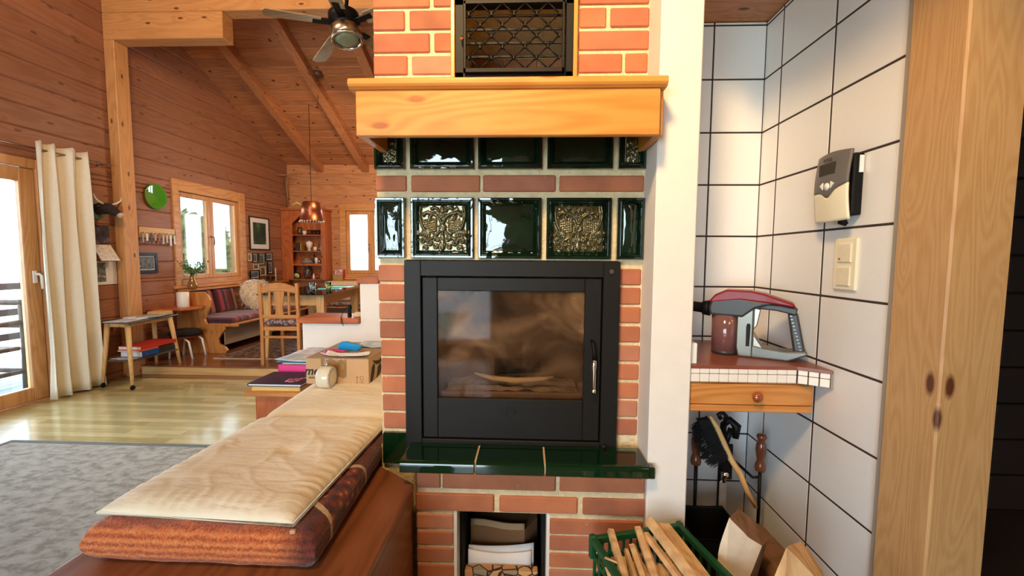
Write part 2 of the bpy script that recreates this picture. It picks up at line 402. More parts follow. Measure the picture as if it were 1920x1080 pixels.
# left log wall
ZT = 6.2
b = MB()
holes = [(1.62, 3.56, -.2, 2.05), (5.04, 6.16, 1.0, 2.10)]
P_ = .193
boards(b, 'Y', YR-.15, YB+.15, -.1, ZT, P_, XL-.14, XL, holes, zoff=.07, ch=.011)
struct(b.build('wall_left', LOG['Y']))
# back wall
b = MB(); boards(b, 'X', XL-.14, XR+.1, 0, 3.05, P_, YB, YB+.14, [(-3.32, -2.34, 1.0, 2.14)], zoff=.07, ch=.007); struct(b.build('wall_back', woods('back_wall_pine', (200, 140, 94), (170, 110, 70), knots=.7, rough=.5, var=.1, kden=1.2)['X']))
# rear wall behind the camera (with a wide window) and right side walls
b = MB(); boards(b, 'X', XL-.14, XR+.1, -.1, 6, P_, YR-.14, YR, [(-2.9, -.5, .15, 2.25)], zoff=.07, ch=.007); struct(b.build('wall_rear', WHITE))
b = MB(); b.box(XR, XR+.12, YR, YB, -.1, ZT, c=0); struct(b.build('wall_right', WHITE))
# roof: boarding on the slope (boards run along X)
b = MB(); sl = math.atan(.432); y = YB+.2; step = .125
while y > .9:
    y1 = max(.9, y-step)
    z0, z1 = roofz(y), roofz(y1)
    g = .007
    b.faces([(XL-.2, y-g, z0+g*.4), (XR+.2, y-g, z0+g*.4), (XR+.2, y1+g, z1-g*.4), (XL-.2, y1+g, z1-g*.4),
             (XL-.2, y, z0+.012), (XR+.2, y, z0+.012), (XR+.2, y1, z1+.012), (XL-.2, y1, z1+.012),
             (XL-.2, y, z0+.06), (XR+.2, y, z0+.06), (XR+.2, y1, z1+.06), (XL-.2, y1, z1+.06)],
            [(0, 1, 2, 3), (0, 1, 5, 4), (2, 3, 7, 6), (4, 5, 9, 8), (6, 7, 11, 10), (8, 9, 10, 11), (1, 2, 6, 5), (0, 3, 7, 4), (5, 6, 10, 9), (4, 7, 11, 8)])
    y = y1
struct(b.build('ceiling', CEIL['X']))
b = MB(); b.faces([(XL-.2, .9, roofz(.9)), (XR+.2, .9, roofz(.9)), (XR+.2, YR-.2, roofz(YR)), (XL-.2, YR-.2, roofz(YR)),
                   (XL-.2, .9, roofz(.9)+.06), (XR+.2, .9, roofz(.9)+.06), (XR+.2, YR-.2, roofz(YR)+.06), (XL-.2, YR-.2, roofz(YR)+.06)],
                  [(0, 1, 2, 3), (4, 5, 6, 7), (0, 1, 5, 4), (2, 3, 7, 6), (1, 2, 6, 5), (0, 3, 7, 4)]); struct(b.build('ceiling_rear', CEIL['X']))
# rafters
RL = ['first rafter from the left log wall, running down the dining ceiling', 'second rafter from the left log wall, the pendant cord hangs beside it',
      'third rafter from the left log wall, passing behind the ceiling fan', 'fourth rafter, mostly behind the fireplace brickwork']
for i, X in enumerate((-3.72, -2.90, -2.08, -1.26)):
    b = MB(); w_, h_ = .06, .135
    ya, yb = .95, YB-.002
    vs = []
    for yy in (ya, yb):
        z = roofz(yy)
        vs += [(X-w_, yy, z-h_), (X+w_, yy, z-h_), (X+w_, yy, z+.002), (X-w_, yy, z+.002)]
    b.faces(vs, [(0, 1, 2, 3), (4, 5, 6, 7), (0, 1, 5, 4), (1, 2, 6, 5), (2, 3, 7, 6), (3, 0, 4, 7)])
    tag(b.build('rafter', CEIL['Y'], bev=.006), RL[i], 'rafter', 'rafters of the dining ceiling')
# crossbeam with its post and bracket block
b = MB(); b.box(XL+.002, XL+.112, 4.24, 4.395, 0, 3.477, c=.006); tag(b.build('timber_post', BEAM['Z']), 'square pine post against the left log wall, beside the curtain and calendar', 'post')
t = thing('crossbeam', 'heavy pine crossbeam running along the top of the photo above the dining step', 'beam', (-4.3, 4.3, 3.74))
b = MB(); b.box(XL+.002, XR, 4.24, 4.40, 3.742, 4.02, c=.006); b.build('beam', BEAM['X'], t)
b = MB(); b.box(XL+.002, -3.08, 4.24, 4.40, 3.478, 3.74, c=.006); b.build('support_block', BEAM['X'], t)

# windows and doors ------------------------------------------------------------
def sash_y(b, y0, y1, z0, z1, x, w=.06, d=.055):
    b.box(x-d/2, x+d/2, y0, y0+w, z0, z1, c=.006); b.box(x-d/2, x+d/2, y1-w, y1, z0, z1, c=.006)
    b.box(x-d/2, x+d/2, y0+w, y1-w, z0, z0+w, c=.006); b.box(x-d/2, x+d/2, y0+w, y1-w, z1-w, z1, c=.006)
WF = woods('window_pine', (214, 156, 98), (184, 122, 68), knots=.1, rough=.4, var=.05)
# window 1 (left wall, dining)
b = MB()
for d in ((XL-.14, XL+.02, 4.97, 5.06, .93, 2.24), (XL-.14, XL+.02, 6.14, 6.27, .93, 2.24), (XL-.14, XL+.02, 5.06, 6.14, 2.10, 2.24), (XL-.14, XL+.035, 5.06, 6.14, .93, 1.0)): b.box(*d, c=.005)
b.box(XL, XL+.05, 4.93, 6.31, .89, .93, c=.006)
o = struct(b.build('window_1', WF['Y']))
b = MB(); sash_y(b, 5.06, 5.60, 1.0, 2.10, XL-.04); sash_y(b, 5.60, 6.14, 1.0, 2.10, XL-.04); b.build('sash', WF['Z'], o)
b = MB(); b.box(XL-.042, XL-.036, 5.11, 5.55, 1.05, 2.05, c=0); b.box(XL-.042, XL-.036, 5.65, 6.09, 1.05, 2.05, c=0); b.build('pane', PANE, o)
b = MB(); b.cyl((XL-.015, 5.6, 1.56), (XL+.02, 5.6, 1.56), .012); b.tube([(XL+.02, 5.6, 1.565), (XL+.03, 5.605, 1.52), (XL+.022, 5.605, 1.45)], .008); b.build('window_handle', STEEL, o)
# window 2 (back wall)
b = MB()
for d in ((-3.39, -3.28, YB-.02, YB+.14, .93, 2.24), (-2.38, -2.27, YB-.02, YB+.14, .93, 2.24), (-3.28, -2.38, YB-.02, YB+.14, 2.12, 2.24), (-3.28, -2.38, YB-.03, YB+.14, .93, 1.0)): b.box(*d, c=.005)
b.box(-3.42, -2.24, YB-.06, YB, .89, .93, c=.006)
o = struct(b.build('window_2', WF['X']))
b = MB()
for x0, x1 in ((-3.28, -2.83), (-2.83, -2.38)):
    y0, y1, w_ = YB+.01, YB+.065, .065
    b.box(x0, x0+w_, y0, y1, 1.0, 2.12, c=.006); b.box(x1-w_, x1, y0, y1, 1.0, 2.12, c=.006)
    b.box(x0+w_, x1-w_, y0, y1, 1.0, 1.0+w_, c=.006); b.box(x0+w_, x1-w_, y0, y1, 2.12-w_, 2.12, c=.006)
b.build('sash', WF['Z'], o)
b = MB()
for x0, x1 in ((-3.22, -2.89), (-2.77, -2.44)): b.box(x0, x1, YB+.035, YB+.041, 1.06, 2.06, c=0)
b.build('pane', PANE, o)
b = MB(); b.cyl((-2.86, YB+.01, 1.53), (-2.86, YB-.03, 1.53), .012); b.tube([(-2.86, YB-.03, 1.53), (-2.86, YB-.04, 1.47), (-2.86, YB-.03, 1.41)], .008); b.build('window_handle', STEEL, o)
# wide window behind the camera
b = MB()
for d in ((-2.96, -2.88, YR-.14, YR+.02, .08, 2.32), (-.52, -.44, YR-.14, YR+.02, .08, 2.32), (-2.88, -.52, YR-.14, YR+.02, 2.25, 2.32), (-2.88, -.52, YR-.14, YR+.02, .08, .15), (-1.75, -1.65, YR-.1, YR-.03, .15, 2.25)): b.box(*d, c=.005)
o = struct(b.build('window_3', WF['Z']))
b = MB(); b.box(-2.88, -1.75, YR-.07, YR-.064, .15, 2.25, c=0); b.box(-1.65, -.52, YR-.07, YR-.064, .15, 2.25, c=0); b.build('pane', PANE, o)
# balcony door (left wall)
b = MB()
for d in ((XL-.14, XL+.015, 3.56, 3.655, 0, 2.13), (XL-.14, XL+.015, 1.54, 1.62, 0, 2.13), (XL-.14, XL+.015, 1.62, 3.56, 2.045, 2.13), (XL-.14, XL+.005, 1.62, 3.56, -.02, .015)): b.box(*d, c=.005)
o = struct(b.build('door_1', WF['Z']))
b = MB(); sash_y(b, 2.60, 3.555, .02, 2.04, XL-.03, .115, .06); sash_y(b, 1.625, 2.60, .02, 2.04, XL-.03, .115, .06); b.build('door_leaf', WF['Z'], o)
b = MB(); b.box(XL-.034, XL-.028, 2.70, 3.45, .12, 1.94, c=0); b.box(XL-.034, XL-.028, 1.72, 2.50, .12, 1.94, c=0); b.build('pane', PANE, o)
b = MB(); b.box(XL, XL+.012, 3.485, 3.52, 1.05, 1.16, c=.004); b.cyl((XL+.01, 3.502, 1.13), (XL+.05, 3.502, 1.13), .011); b.tube([(XL+.045, 3.502, 1.13), (XL+.055, 3.51, 1.12), (XL+.055, 3.515, 1.0)], .010); b.build('door_handle', WHITEP, o)

# outside: ground, balcony deck, railing, log chair, hedge
b = MB(); b.box(-60, XL-.2, -30, 60, -3.1, -3.0, c=0); struct(b.build('ground', flat('winter_meadow', (196, 200, 176), noise=.1, scale=.6, rough=1)))
b = MB(); x = -6.4
while x < XL-.16:
    b.box(x, x+.135, .5, 8.0, -.06, -.025, c=.003); x += .142
struct(b.build('floor_balcony', DECK['Y']))
t = thing('balcony_railing', 'dark horizontal-board wooden balcony railing beyond the glass door', 'railing', (-6.4, 4, -.06))
b = MB()
for z in (.30, .60, .92): b.box(-6.42, -6.38, .5, 8.0, z-.055, z+.03, c=.004)
b.build('rail', DARKW['Y'], t)
for i in range(5):
    b = MB(); b.box(-6.48, -6.42, .9+i*1.7, .99+i*1.7, -.06, .98, c=.004); b.build('railing_post', DARKW['Z'], t)
t = thing('log_chair', 'rustic round-log chair standing on the balcony deck outside the door', 'chair', (-5.15, 3.9, -.025))
LG = wood('grey_log_wood', (64, 50, 42), (42, 32, 27), axis='Z', knots=.2, rough=.8)
b = MB(); b.box(-5.40, -4.98, 3.45, 3.88, .36, .40, c=.01); b.build('seat', LG, t)
for x, y, h in ((-4.98, 3.9, .86), (-5.40, 3.9, .86), (-4.98, 3.44, .62), (-5.40, 3.44, .62)):
    b = MB(); b.tube([(x, y, -.025), (x+.01, y, h*.5), (x, y, h)], [.030, .027, .026], 8); b.build('leg', LG, t)
for p, q, r_ in (((-5.40, 3.44, .62), (-5.4, 3.9, .64), .025), ((-4.98, 3.44, .62), (-4.98, 3.9, .64), .025), ((-5.44, 3.9, .83), (-4.94, 3.9, .83), .028), ((-5.4, 3.9, .6), (-4.98, 3.9, .6), .022), ((-5.4, 3.9, .15), (-4.98, 3.9, .15), .022), ((-4.98, 3.9, .15), (-4.98, 3.44, .15), .022)):
    b = MB(); b.tube([p, q], r_); b.build('rung', LG, t)
def foliage(name, label, cat, c, r, n, col, trunk=True, base=-3.0):
    t = thing(name, label, cat, (c[0], c[1], base)); b = MB()
    for i in range(n):
        d = Vector((random.gauss(0, 1), random.gauss(0, 1), random.gauss(0, 1))).normalized()*(R()**.4)
        p = Vector(c)+Vector((d.x*r[0], d.y*r[1], d.z*r[2])); s = .10+.08*R(); u = Vector((R()-.5, R()-.5, R()-.5)).normalized()*s; v = u.orthogonal().normalized()*s
        b.face([p-u, p+v, p+u, p-v])
    b.build('crown', col, t)
    b = MB(); b.tube([(c[0], c[1], base), (c[0]+.1, c[1], c[2])], [.14, .05], 7); b.build('trunk', DARKW['Z'], t)
HEDGE = flat('hazy_leaf_green', (120, 132, 78), noise=.3, scale=3, rough=.8)
foliage('tree', 'pale leafy tree outside the right sash of the dining window', 'tree', (-10.5, 12.6, 1.1), (1.1, 1.5, 1.6), 1500, HEDGE)
foliage('conifer', 'narrow conifer outside the middle of the dining window', 'tree', (-12.5, 12.7, .9), (.5, .6, 1.7), 900, flat('dark_leaf_green', (74, 92, 60), noise=.3, scale=3, rough=.8))

# ================================================================== kitchen nook on the right
ZC = 2.255
NX0, NX1, NY = .52, .95, 1.80
gz = [-.082+.2112*k for k in range(0, 12)]+[ZC]
def tiles_back(b):
    for x0, x1 in ((NX0, .742), (.742, NX1)):
        for z0, z1 in zip(gz, gz[1:]): b.box(x0+.0035, x1-.0035, NY-.009, NY, max(z0, 0)+.0035, z1-.0035, c=.0008)
b = MB(); tiles_back(b); struct(b.build('wall_nook_back', TILEW))
b = MB(); b.box(NX0, NX1+.1, NY-.005, NY+.10, 0, ZC+.1, c=0); struct(b.build('wall_nook_back_grout', GROUT))
b = MB()
for y0, y1 in ((1.68, 1.797), (1.397, 1.68), (1.125, 1.397)):
    for z0, z1 in zip(gz, gz[1:]): b.box(NX1, NX1+.0025, y0+.004, y1-.004, max(z0, 0)+.0035, z1-.0035, c=.0008)
struct(b.build('wall_nook_right', TILEW))
b = MB(); b.box(NX1+.0010, NX1+.10, 1.115, NY, 0, ZC+.1, c=0); struct(b.build('wall_nook_right_grout', GROUT))
b = MB(); b.box(.938, .952, 1.108, 1.126, 0, ZC, c=.002); struct(b.build('trim_4', SILI))
# low timber ceiling on the kitchen side
b = MB(); y = 1.9
while y > YR:
    b.box(.528, XR, y-.13, y, ZC, ZC+.05, c=.004); y -= .13
struct(b.build('ceiling_nook', CEIL['X']))
# unlit hall beyond the post, its gloom put into the dark surface colour
DK = flat('unlit_hall_brown', (44, 26, 16), noise=.25, scale=6, rough=.8)
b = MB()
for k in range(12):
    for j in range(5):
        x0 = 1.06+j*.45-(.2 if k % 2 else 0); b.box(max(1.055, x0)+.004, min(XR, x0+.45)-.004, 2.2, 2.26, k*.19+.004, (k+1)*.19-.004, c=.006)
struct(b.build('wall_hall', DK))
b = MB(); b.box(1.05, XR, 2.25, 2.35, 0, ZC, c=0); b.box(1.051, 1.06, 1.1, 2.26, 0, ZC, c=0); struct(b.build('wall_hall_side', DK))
struct(bx('floor_hall', DK, (1.066, XR, .2, 2.2, .001, .006), c=.001))  # dark sheet over the parquet, standing in for the gloom of the hall
# white plastered chimney column beside the fireplace
b = MB(); b.box(.397, .526, 1.345, 1.8, 0, 5.9, c=.004); tag(b.build('chimney_column', WHITE, bev=0), 'narrow white plastered column between the brick fireplace and tiled nook', 'column')
# big post at the right edge
b = MB(); b.box(.932, 1.062, .966, 1.108, 0, ZC, c=.004); tag(b.build('timber_post', POST['Z']), 'thick square pine post with dark knots, at the right edge beside the white tiles', 'post')
# ================================================================== fireplace
FY = 1.476; BY = 1.362
fp = thing('fireplace', 'red brick fireplace with green relief stove tiles, filling the middle of the photo', 'fireplace', (-.06, 1.6, 0))
def brick(b, x0, x1, z0, z1, yf, d=.05):
    j = lambda: (R()-.5)*.003
    b.box(x0+j(), x1+j(), yf+j()*.8, yf+d, z0+j(), z1+j(), c=.004)
# upper mortar body
b = MB()
YM = FY+.006
b.box(-.536, .398, YM, 2.6, .60, .61, c=0)
b.box(-.532, -.437, YM, 1.75, .61, 1.292, c=0); b.box(.317, .398, YM, 1.75, .61, 1.292, c=0)       # beside the insert
b.box(-.538, .398, YM, 2.6, 1.292, 1.888, c=0)
b.box(-.540, -.262, YM, 2.6, 1.888, 5.1, c=0); b.box(.155, .398, YM, 2.6, 1.888, 5.1, c=0); b.box(-.262, .155, YM, 2.6, 2.20, 5.1, c=0)
b.box(-.262, .155, 1.95, 2.6, 1.888, 2.20, c=0)
b.box(-.536, .398, 1.75, 2.6, .61, 1.292, c=0)
b.box(-.536, -.249, YM, 2.6, 0, .60, c=0); b.box(.083, .398, YM, 2.6, 0, .60, c=0); b.box(-.249, .083, YM, 2.6, .437, .60, c=0); b.box(-.249, .083, 1.902, 2.6, 0, .437, c=0)
b.build('mortar', MORTAR, fp)
b = MB()
z = .672
for k in range(9):
    brick(b, -.526-.014*k/9, -.439, z, z+.0595, FY); z += .0675
z = .672
for k in range(9):
    brick(b, .318, .395, z-.004, z+.053, FY); z += .0675
for x0, x1 in ((-.541, -.431), (-.415, -.170), (-.162, .093), (.105, .396)): brick(b, x0, x1, 1.530, 1.587, FY)   # row between the tile courses
z = 1.852
LP = [(-.541, -.430, -.416, -.27), (-.541, -.345, -.333, -.27), (-.541, -.422, -.408, -.27), (-.541, -.345, -.330, -.27)]
RP = [(.163, .396), (.163, .310, .320, .396), (.163, .396), (.163, .255, .268, .396)]
for k in range(28):
    if z > 5.0: break
    p = LP[(k+1) % 4] if k else LP[0]
    brick(b, p[0], p[1], z, z+.064, FY); brick(b, p[2], p[3], z, z+.064, FY)
    q = RP[k % 4]
    for i in range(0, len(q), 2): brick(b, q[i], q[i+1], z, z+.064, FY)
    if z > 2.2:
        for a in ((-.262, -.06), (-.05, .155)) if k % 2 else ((-.262, -.17), (-.16, .05), (.06, .155)): brick(b, a[0], a[1], z, z+.064, FY)
    z += .0745
b.build('brickwork', BRICK, fp)
# lower base, nearer to the viewer
b = MB(); YB2 = BY+.006
b.box(-.374, -.249, YB2, FY-.002, 0, .434, c=0); b.box(.080, .394, YB2, FY-.002, 0, .434, c=0); b.box(-.374, .394, YB2, FY-.002, .434, .592, c=0)
b.build('base_mortar', MORTAR, fp)
b = MB()
for x0, x1 in ((-.374, -.292), (-.286, .098), (.112, .396)): brick(b, x0, x1, .515, .575, BY)
for x0, x1 in ((-.376, -.110), (-.092, .172), (.190, .406)): brick(b, x0, x1, .4395, .497, BY-.003)
for i in range(8):
    z = .372-i*.0605
    if z < -.05: break
    brick(b, -.376, -.248, max(z, 0), z+.051, BY); brick(b, .082, .392, max(z-.006, 0), z+.047, BY)
b.build('base_brickwork', BRICK, fp)
# white walls of the wood niche
for x in (-.248, .070): b = MB(); b.box(x, x+.012, BY+.004, 1.425, 0, .436, c=.002); b.build('niche_lining', WHITE, fp)
b = MB(); b.box(-.248, .082, 1.88, 1.9, 0, .436, c=0); b.box(-.248, -.226, 1.425, 1.88, 0, .436, c=0); b.box(.060, .082, 1.425, 1.88, 0, .436, c=0); b.box(-.236, .07, BY+.05, 1.88, .418, .434, c=0); b.box(-.236, .07, BY+.03, 1.88, 0, .03, c=0); b.build('niche_back', flat('black_niche_lining', (20, 14, 12), rough=.95), fp)  # plain black lining behind the white front strips
# green relief tiles
REFLGLAZE = flat('olive_reflection_glaze', (92, 84, 52), noise=.25, scale=30, rough=.13, metal=.55, coat=.5, coatr=.05)  # warm room reflection on the relief panels, put into the glaze colour
def seg_d(px, py, ax, ay, bx_, by_):
    dx, dy = bx_-ax, by_-ay; l = dx*dx+dy*dy
    t_ = 0 if l == 0 else max(0, min(1, ((px-ax)*dx+(py-ay)*dy)/l))
    return math.hypot(px-ax-t_*dx, py-ay-t_*dy)
STROKES = []
def stroke(pts, w, h=1.0): STROKES.append((pts, w, h))
def spiral(cx, cy, r, a0, turns, n=14, sgn=1): return [(cx+r*(1-i/n*.85)*math.cos(a0+sgn*turns*2*PI*i/n), cy+r*(1-i/n*.85)*math.sin(a0+sgn*turns*2*PI*i/n)) for i in range(n+1)]
stroke([(.03, .22), (.10, .40), (.24, .56), (.42, .66), (.58, .66)], .055, 1.2)      # the two curving necks
stroke([(.50, .66), (.62, .72), (.74, .66), (.80, .58)], .06, 1.2); stroke([(.44, .60), (.56, .50), (.50, .40)], .05, .9)
stroke([(.14, .74), (.22, .88), (.36, .92), (.44, .84)], .045); stroke([(0, .70), (.05, .84), (0, .95)], .05); stroke([(.10, .60), (.02, .52)], .04, .8)
stroke([(0, .12), (.09, .08), (.10, -.06), (0, -.12)], .05, 1.3); stroke([(0, .10), (0, -.10)], .10, 1.0)
for i in range(3): stroke([(0, .07-.07*i), (.10, .07-.07*i)], .022, 1.4)
stroke([(.92, .96), (.96, .70), (.94, .40), (.86, .10), (.74, -.10)], .055, 1.1)      # wing edge
for i in range(7):
    for j in range(6):
        x, y = .28+.085*i, .42-.10*j-.02*i; stroke([(x, y), (x+.035, y-.045)], .034, .62)
for i in range(5): stroke([(.76-.05*i, -.06-.03*i), (.94-.09*i, -.30-.03*i)], .035, .9)
stroke([(.12, -.16), (.34, -.40), (.56, -.50)], .045, 1.0); stroke([(.16, -.50), (.42, -.22)], .03, .8)
STROKES += [(spiral(.22, -.52, .12, 0, 1.2), .032, 1.0), (spiral(.52, -.66, .16, 2, -1.1), .036, 1.0), (spiral(.30, -.84, .12, 1, 1.1), .032, 1.0), (spiral(.82, -.58, .15, 3, -1.1), .036, 1.0), (spiral(.72, -.88, .11, 0, 1.1), .03, .9)]
stroke([(0, -.2), (.04, -.45), (0, -.95)], .05, 1.0); stroke([(.0, -.5), (.10, -.7), (.06, -.9)], .03, .8)
def relief(u, v):
    u = abs(u); h = 0
    for pts, w_, hh in STROKES:
        for (ax, ay), (bx_, by_) in zip(pts, pts[1:]):
            if abs(u-(ax+bx_)/2) > abs(ax-bx_)/2+w_ or abs(v-(ay+by_)/2) > abs(ay-by_)/2+w_: continue
            d = seg_d(u, v, ax, ay, bx_, by_)
            if d < w_: h = max(h, hh*math.sqrt(1-(d/w_)**2))
    return h
def kachel(x0, x1, z0, z1, kind, mirror=False, deep=.016):
    b = MB(); m_ = min(.027, (x1-x0)*.26); cx, cz = (x0+x1)/2, (z0+z1)/2; yf = FY-.014
    # stepped frame from the rim down to the sunk panel
    prof = [(0, .020), (0, .001), (.002, -.001), (.008, -.001), (.011, .003), (.014, .001), (.018, .006), (m_*.72, .010), (m_*.8, .008), (m_, deep)]
    rings = []
    for ins, dep in prof:
        rings.append([b._v((x0+ins, yf+dep, z0+ins)), b._v((x1-ins, yf+dep, z0+ins)), b._v((x1-ins, yf+dep, z1-ins)), b._v((x0+ins, yf+dep, z1-ins))])
    for A, B in zip(rings, rings[1:]):
        for j in range(4): b.b.faces.new((A[j], A[(j+1) % 4], B[(j+1) % 4], B[j]))
    px0, px1, pz0, pz1 = x0+m_, x1-m_, z0+m_, z1-m_
    if kind == 'relief':
        n = 72
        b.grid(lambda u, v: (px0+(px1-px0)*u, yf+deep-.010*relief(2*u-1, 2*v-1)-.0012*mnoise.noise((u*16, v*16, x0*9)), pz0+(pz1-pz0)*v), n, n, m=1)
    elif kind == 'half':
        n = 40
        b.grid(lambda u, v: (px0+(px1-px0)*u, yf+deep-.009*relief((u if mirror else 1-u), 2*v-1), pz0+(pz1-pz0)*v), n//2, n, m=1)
    else:
        amp = .007 if kind == 'dome' else .0035
        b.grid(lambda u, v: (px0+(px1-px0)*u, yf+deep-amp*(math.sin(PI*u)*math.sin(PI*v))**.7-.0012*mnoise.noise((u*4+x0*7, v*4, 3.1)), pz0+(pz1-pz0)*v), 28, 28)
    return b.build('stove_tile', [GLAZE, REFLGLAZE], fp)
KX = [(-.540, -.436), (-.414, -.194), (-.177, .042), (.061, .283), (.304, .396)]
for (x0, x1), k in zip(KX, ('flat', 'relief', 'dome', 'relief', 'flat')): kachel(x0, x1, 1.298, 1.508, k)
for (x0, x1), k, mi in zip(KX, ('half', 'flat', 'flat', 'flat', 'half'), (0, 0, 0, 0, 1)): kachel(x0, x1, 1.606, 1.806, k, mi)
b = MB(); b.box(-.526, -.430, FY-.012, FY+.004, .545, .662, c=.003); b.build('skirting_tile', GLAZE2, fp)
# upper warming niche with iron grate door
t = thing('grate_door', 'black iron diamond lattice door of the warming niche above the mantel shelf', 'door', (-.05, 1.46, 1.90))
b = MB()
b.box(-.270, -.256, FY-.018, FY+.03, 1.832, 2.20, c=.002); b.box(.143, .157, FY-.018, FY+.03, 1.832, 2.20, c=.002); b.box(-.27, .157, FY-.018, FY+.03, 2.19, 2.21, c=.002); b.build('wooden_frame', MANT['Z'], t)
b = MB(); x0, x1, z0, z1 = -.256, .143, 1.832, 2.188; yf = FY-.012
b.box(x0, x0+.030, yf, FY+.02, z0, z1, c=.002); b.box(x1-.026, x1, yf, FY+.02, z0, z1, c=.002); b.box(x0, x1, yf, FY+.02, z1-.042, z1, c=.002); b.box(x0, x1, yf, FY+.02, z0, 1.930, c=.002)
for k in range(5):
    zz = 1.945+k*.045; b.box(x0+.03, x1-.02, FY+.02, FY+.026, zz, zz+.008, c=.001)
b.build('frame', BLACK, t)
b = MB(); gx0, gx1, g0, g1 = -.206, .094, 1.932, 2.142; yg = yf-.016
for x in (gx0-.018, gx1+.010): b.box(x, x+.008, yg-.004, yg+.006, g0-.012, g1+.02, c=.001)
b.box(gx0-.018, gx1+.018, yg-.004, yg+.006, g0-.012, g0+.002, c=.001); b.box(gx0-.018, gx1+.018, yg-.004, yg+.006, g1-.002, g1+.008, c=.001)
nx_, nz_ = 4, 3; dx = (gx1-gx0)/nx_; dz = (g1-g0)/nz_
for i in range(nx_):
    for k in range(nz_):
        cx, cz = gx0+(i+.5)*dx, g0+(k+.5)*dz
        for sx, sz in ((1, 1), (1, -1), (-1, 1), (-1, -1)):
            b.tube([(cx+sx*dx/2, yg, cz), (cx, yg, cz+sz*dz/2)], .0028, 5)
for i in range(nx_+1):
    for k in range(nz_):
        b.box(gx0+i*dx-.003, gx0+i*dx+.003, yg-.006, yg+.004, g0+(k+.5)*dz-.006, g0+(k+.5)*dz+.006, c=.001)
for i in range(nx_):
    for k in range(1, nz_): b.box(gx0+(i+.5)*dx-.003, gx0+(i+.5)*dx+.003, yg-.006, yg+.004, g0+k*dz-.006, g0+k*dz+.006, c=.001)
b.build('lattice', BLACK, t)
b = MB(); b.lathe([(0, -.012), (.006, -.008), (.007, 0), (.004, .006), (.004, .016)], (-.229, yf-.016, 2.03), 'Y', 10); b.build('knob', CHROME, t)
b = MB()
for k, zz in enumerate([1.85, 1.92, 1.99, 2.06, 2.13]):
    for x0, x1 in ((-.26, -.12), (-.11, .03), (.04, .15)): brick(b, x0+(k % 2)*.03, min(.15, x1+(k % 2)*.03), zz, zz+.055, 1.93, .03)
b.build('niche_brickwork', flat('grimy_brick', (196, 128, 84), noise=.2, scale=14, rough=.9), fp)
PAN = flat('dark_enamel', (44, 36, 34), noise=.1, rough=.3)
b = MB(); b.lathe([(0, 0), (.075, 0), (.09, .05), (.092, .055), (.085, .055), (.07, .012), (0, .012)], (.03, 1.72, 1.889), 'Z', 24)
tag(b.build('pan', PAN), 'dark enamel pan standing behind the iron lattice of the warming niche', 'pan')
b = MB(); b.box(-.10, .0, 1.82, 1.88, 1.889, 2.09, c=.006); tag(b.build('metal_box', PAN), 'small dark metal box upright behind the middle of the iron lattice', 'box')

# ------------------------------------------------------------------ insert
st = thing('fireplace_insert', 'black steel fireplace insert with sooty glass door set in the brickwork', 'stove', (-.06, 1.5, .61))
b = MB(); y0, y1 = 1.446, 1.476
fx0, fx1, fz0, fz1 = -.434, .315, .612, 1.290; dx0, dx1, dz0, dz1 = -.372, .254, .655, 1.231
b.box(fx0, dx0-.004, y0, y1, fz0, fz1, c=.002); b.box(dx1+.004, fx1, y0, y1, fz0, fz1, c=.002)
b.box(dx0-.004, dx1+.004, y0, y1, fz0, dz0-.004, c=.002); b.box(dx0-.004, dx1+.004, y0, y1, dz1+.004, fz1, c=.002)
b.box(fx0+.004, dx0, y1, y1+.03, fz0+.01, fz1-.01, c=0); b.box(dx1, fx1-.004, y1, y1+.03, fz0+.01, fz1-.01, c=0)
b.build('outer_frame', BLACKM, st)
b = MB(); wx0, wx1, wz0, wz1 = -.319, .196, .800, 1.184; r_ = .012; yd0, yd1 = 1.452, 1.470
b.box(dx0, wx0, yd0, yd1, dz0, dz1, c=.0025); b.box(wx1, dx1, yd0, yd1, dz0, dz1, c=.0025); b.box(wx0, wx1, yd0, yd1, dz0, wz0, c=.0025); b.box(wx0, wx1, yd0, yd1, wz1, dz1, c=.0025)
dr = b.build('door', BLACKM, st)
HOLE = flat('hole_black', (6, 6, 6), rough=.9)
for x, z in ((-.322, .742), (-.298, .756), (-.277, .742), (.143, .742), (.166, .758), (.185, .742)): b = MB(); b.cyl((x, yd0-.0006, z), (x, yd0+.002, z), .0028, n=8); b.build('vent_hole', HOLE, dr)
ETCH = flat('etched_black', (8, 8, 8), rough=.7)
b = MB(); pts = [(-.072, .742), (-.072, .772), (-.052, .774), (-.041, .762), (-.040, .752)]
b.tube([(x, yd0-.0004, z) for x, z in pts[:2]], .0012, 5); b.tube([(x, yd0-.0004, z) for x, z in pts[1:]], .0014, 5)
b.tube([(-.062, yd0-.0004, .764), (-.050, yd0-.0004, .766), (-.044, yd0-.0004, .755), (-.050, yd0-.0004, .744)], .0012, 5); b.cyl((-.053, yd0-.001, .757), (-.053, yd0+.001, .757), .003, n=6)
b.build('emblem', ETCH, dr)
mtext('logo_lettering', 'AUSTROFLAMM', .0085, ETCH, (-.057, yd0-.0006, .731), (PI/2, 0, 0), dr, sx=1.05)
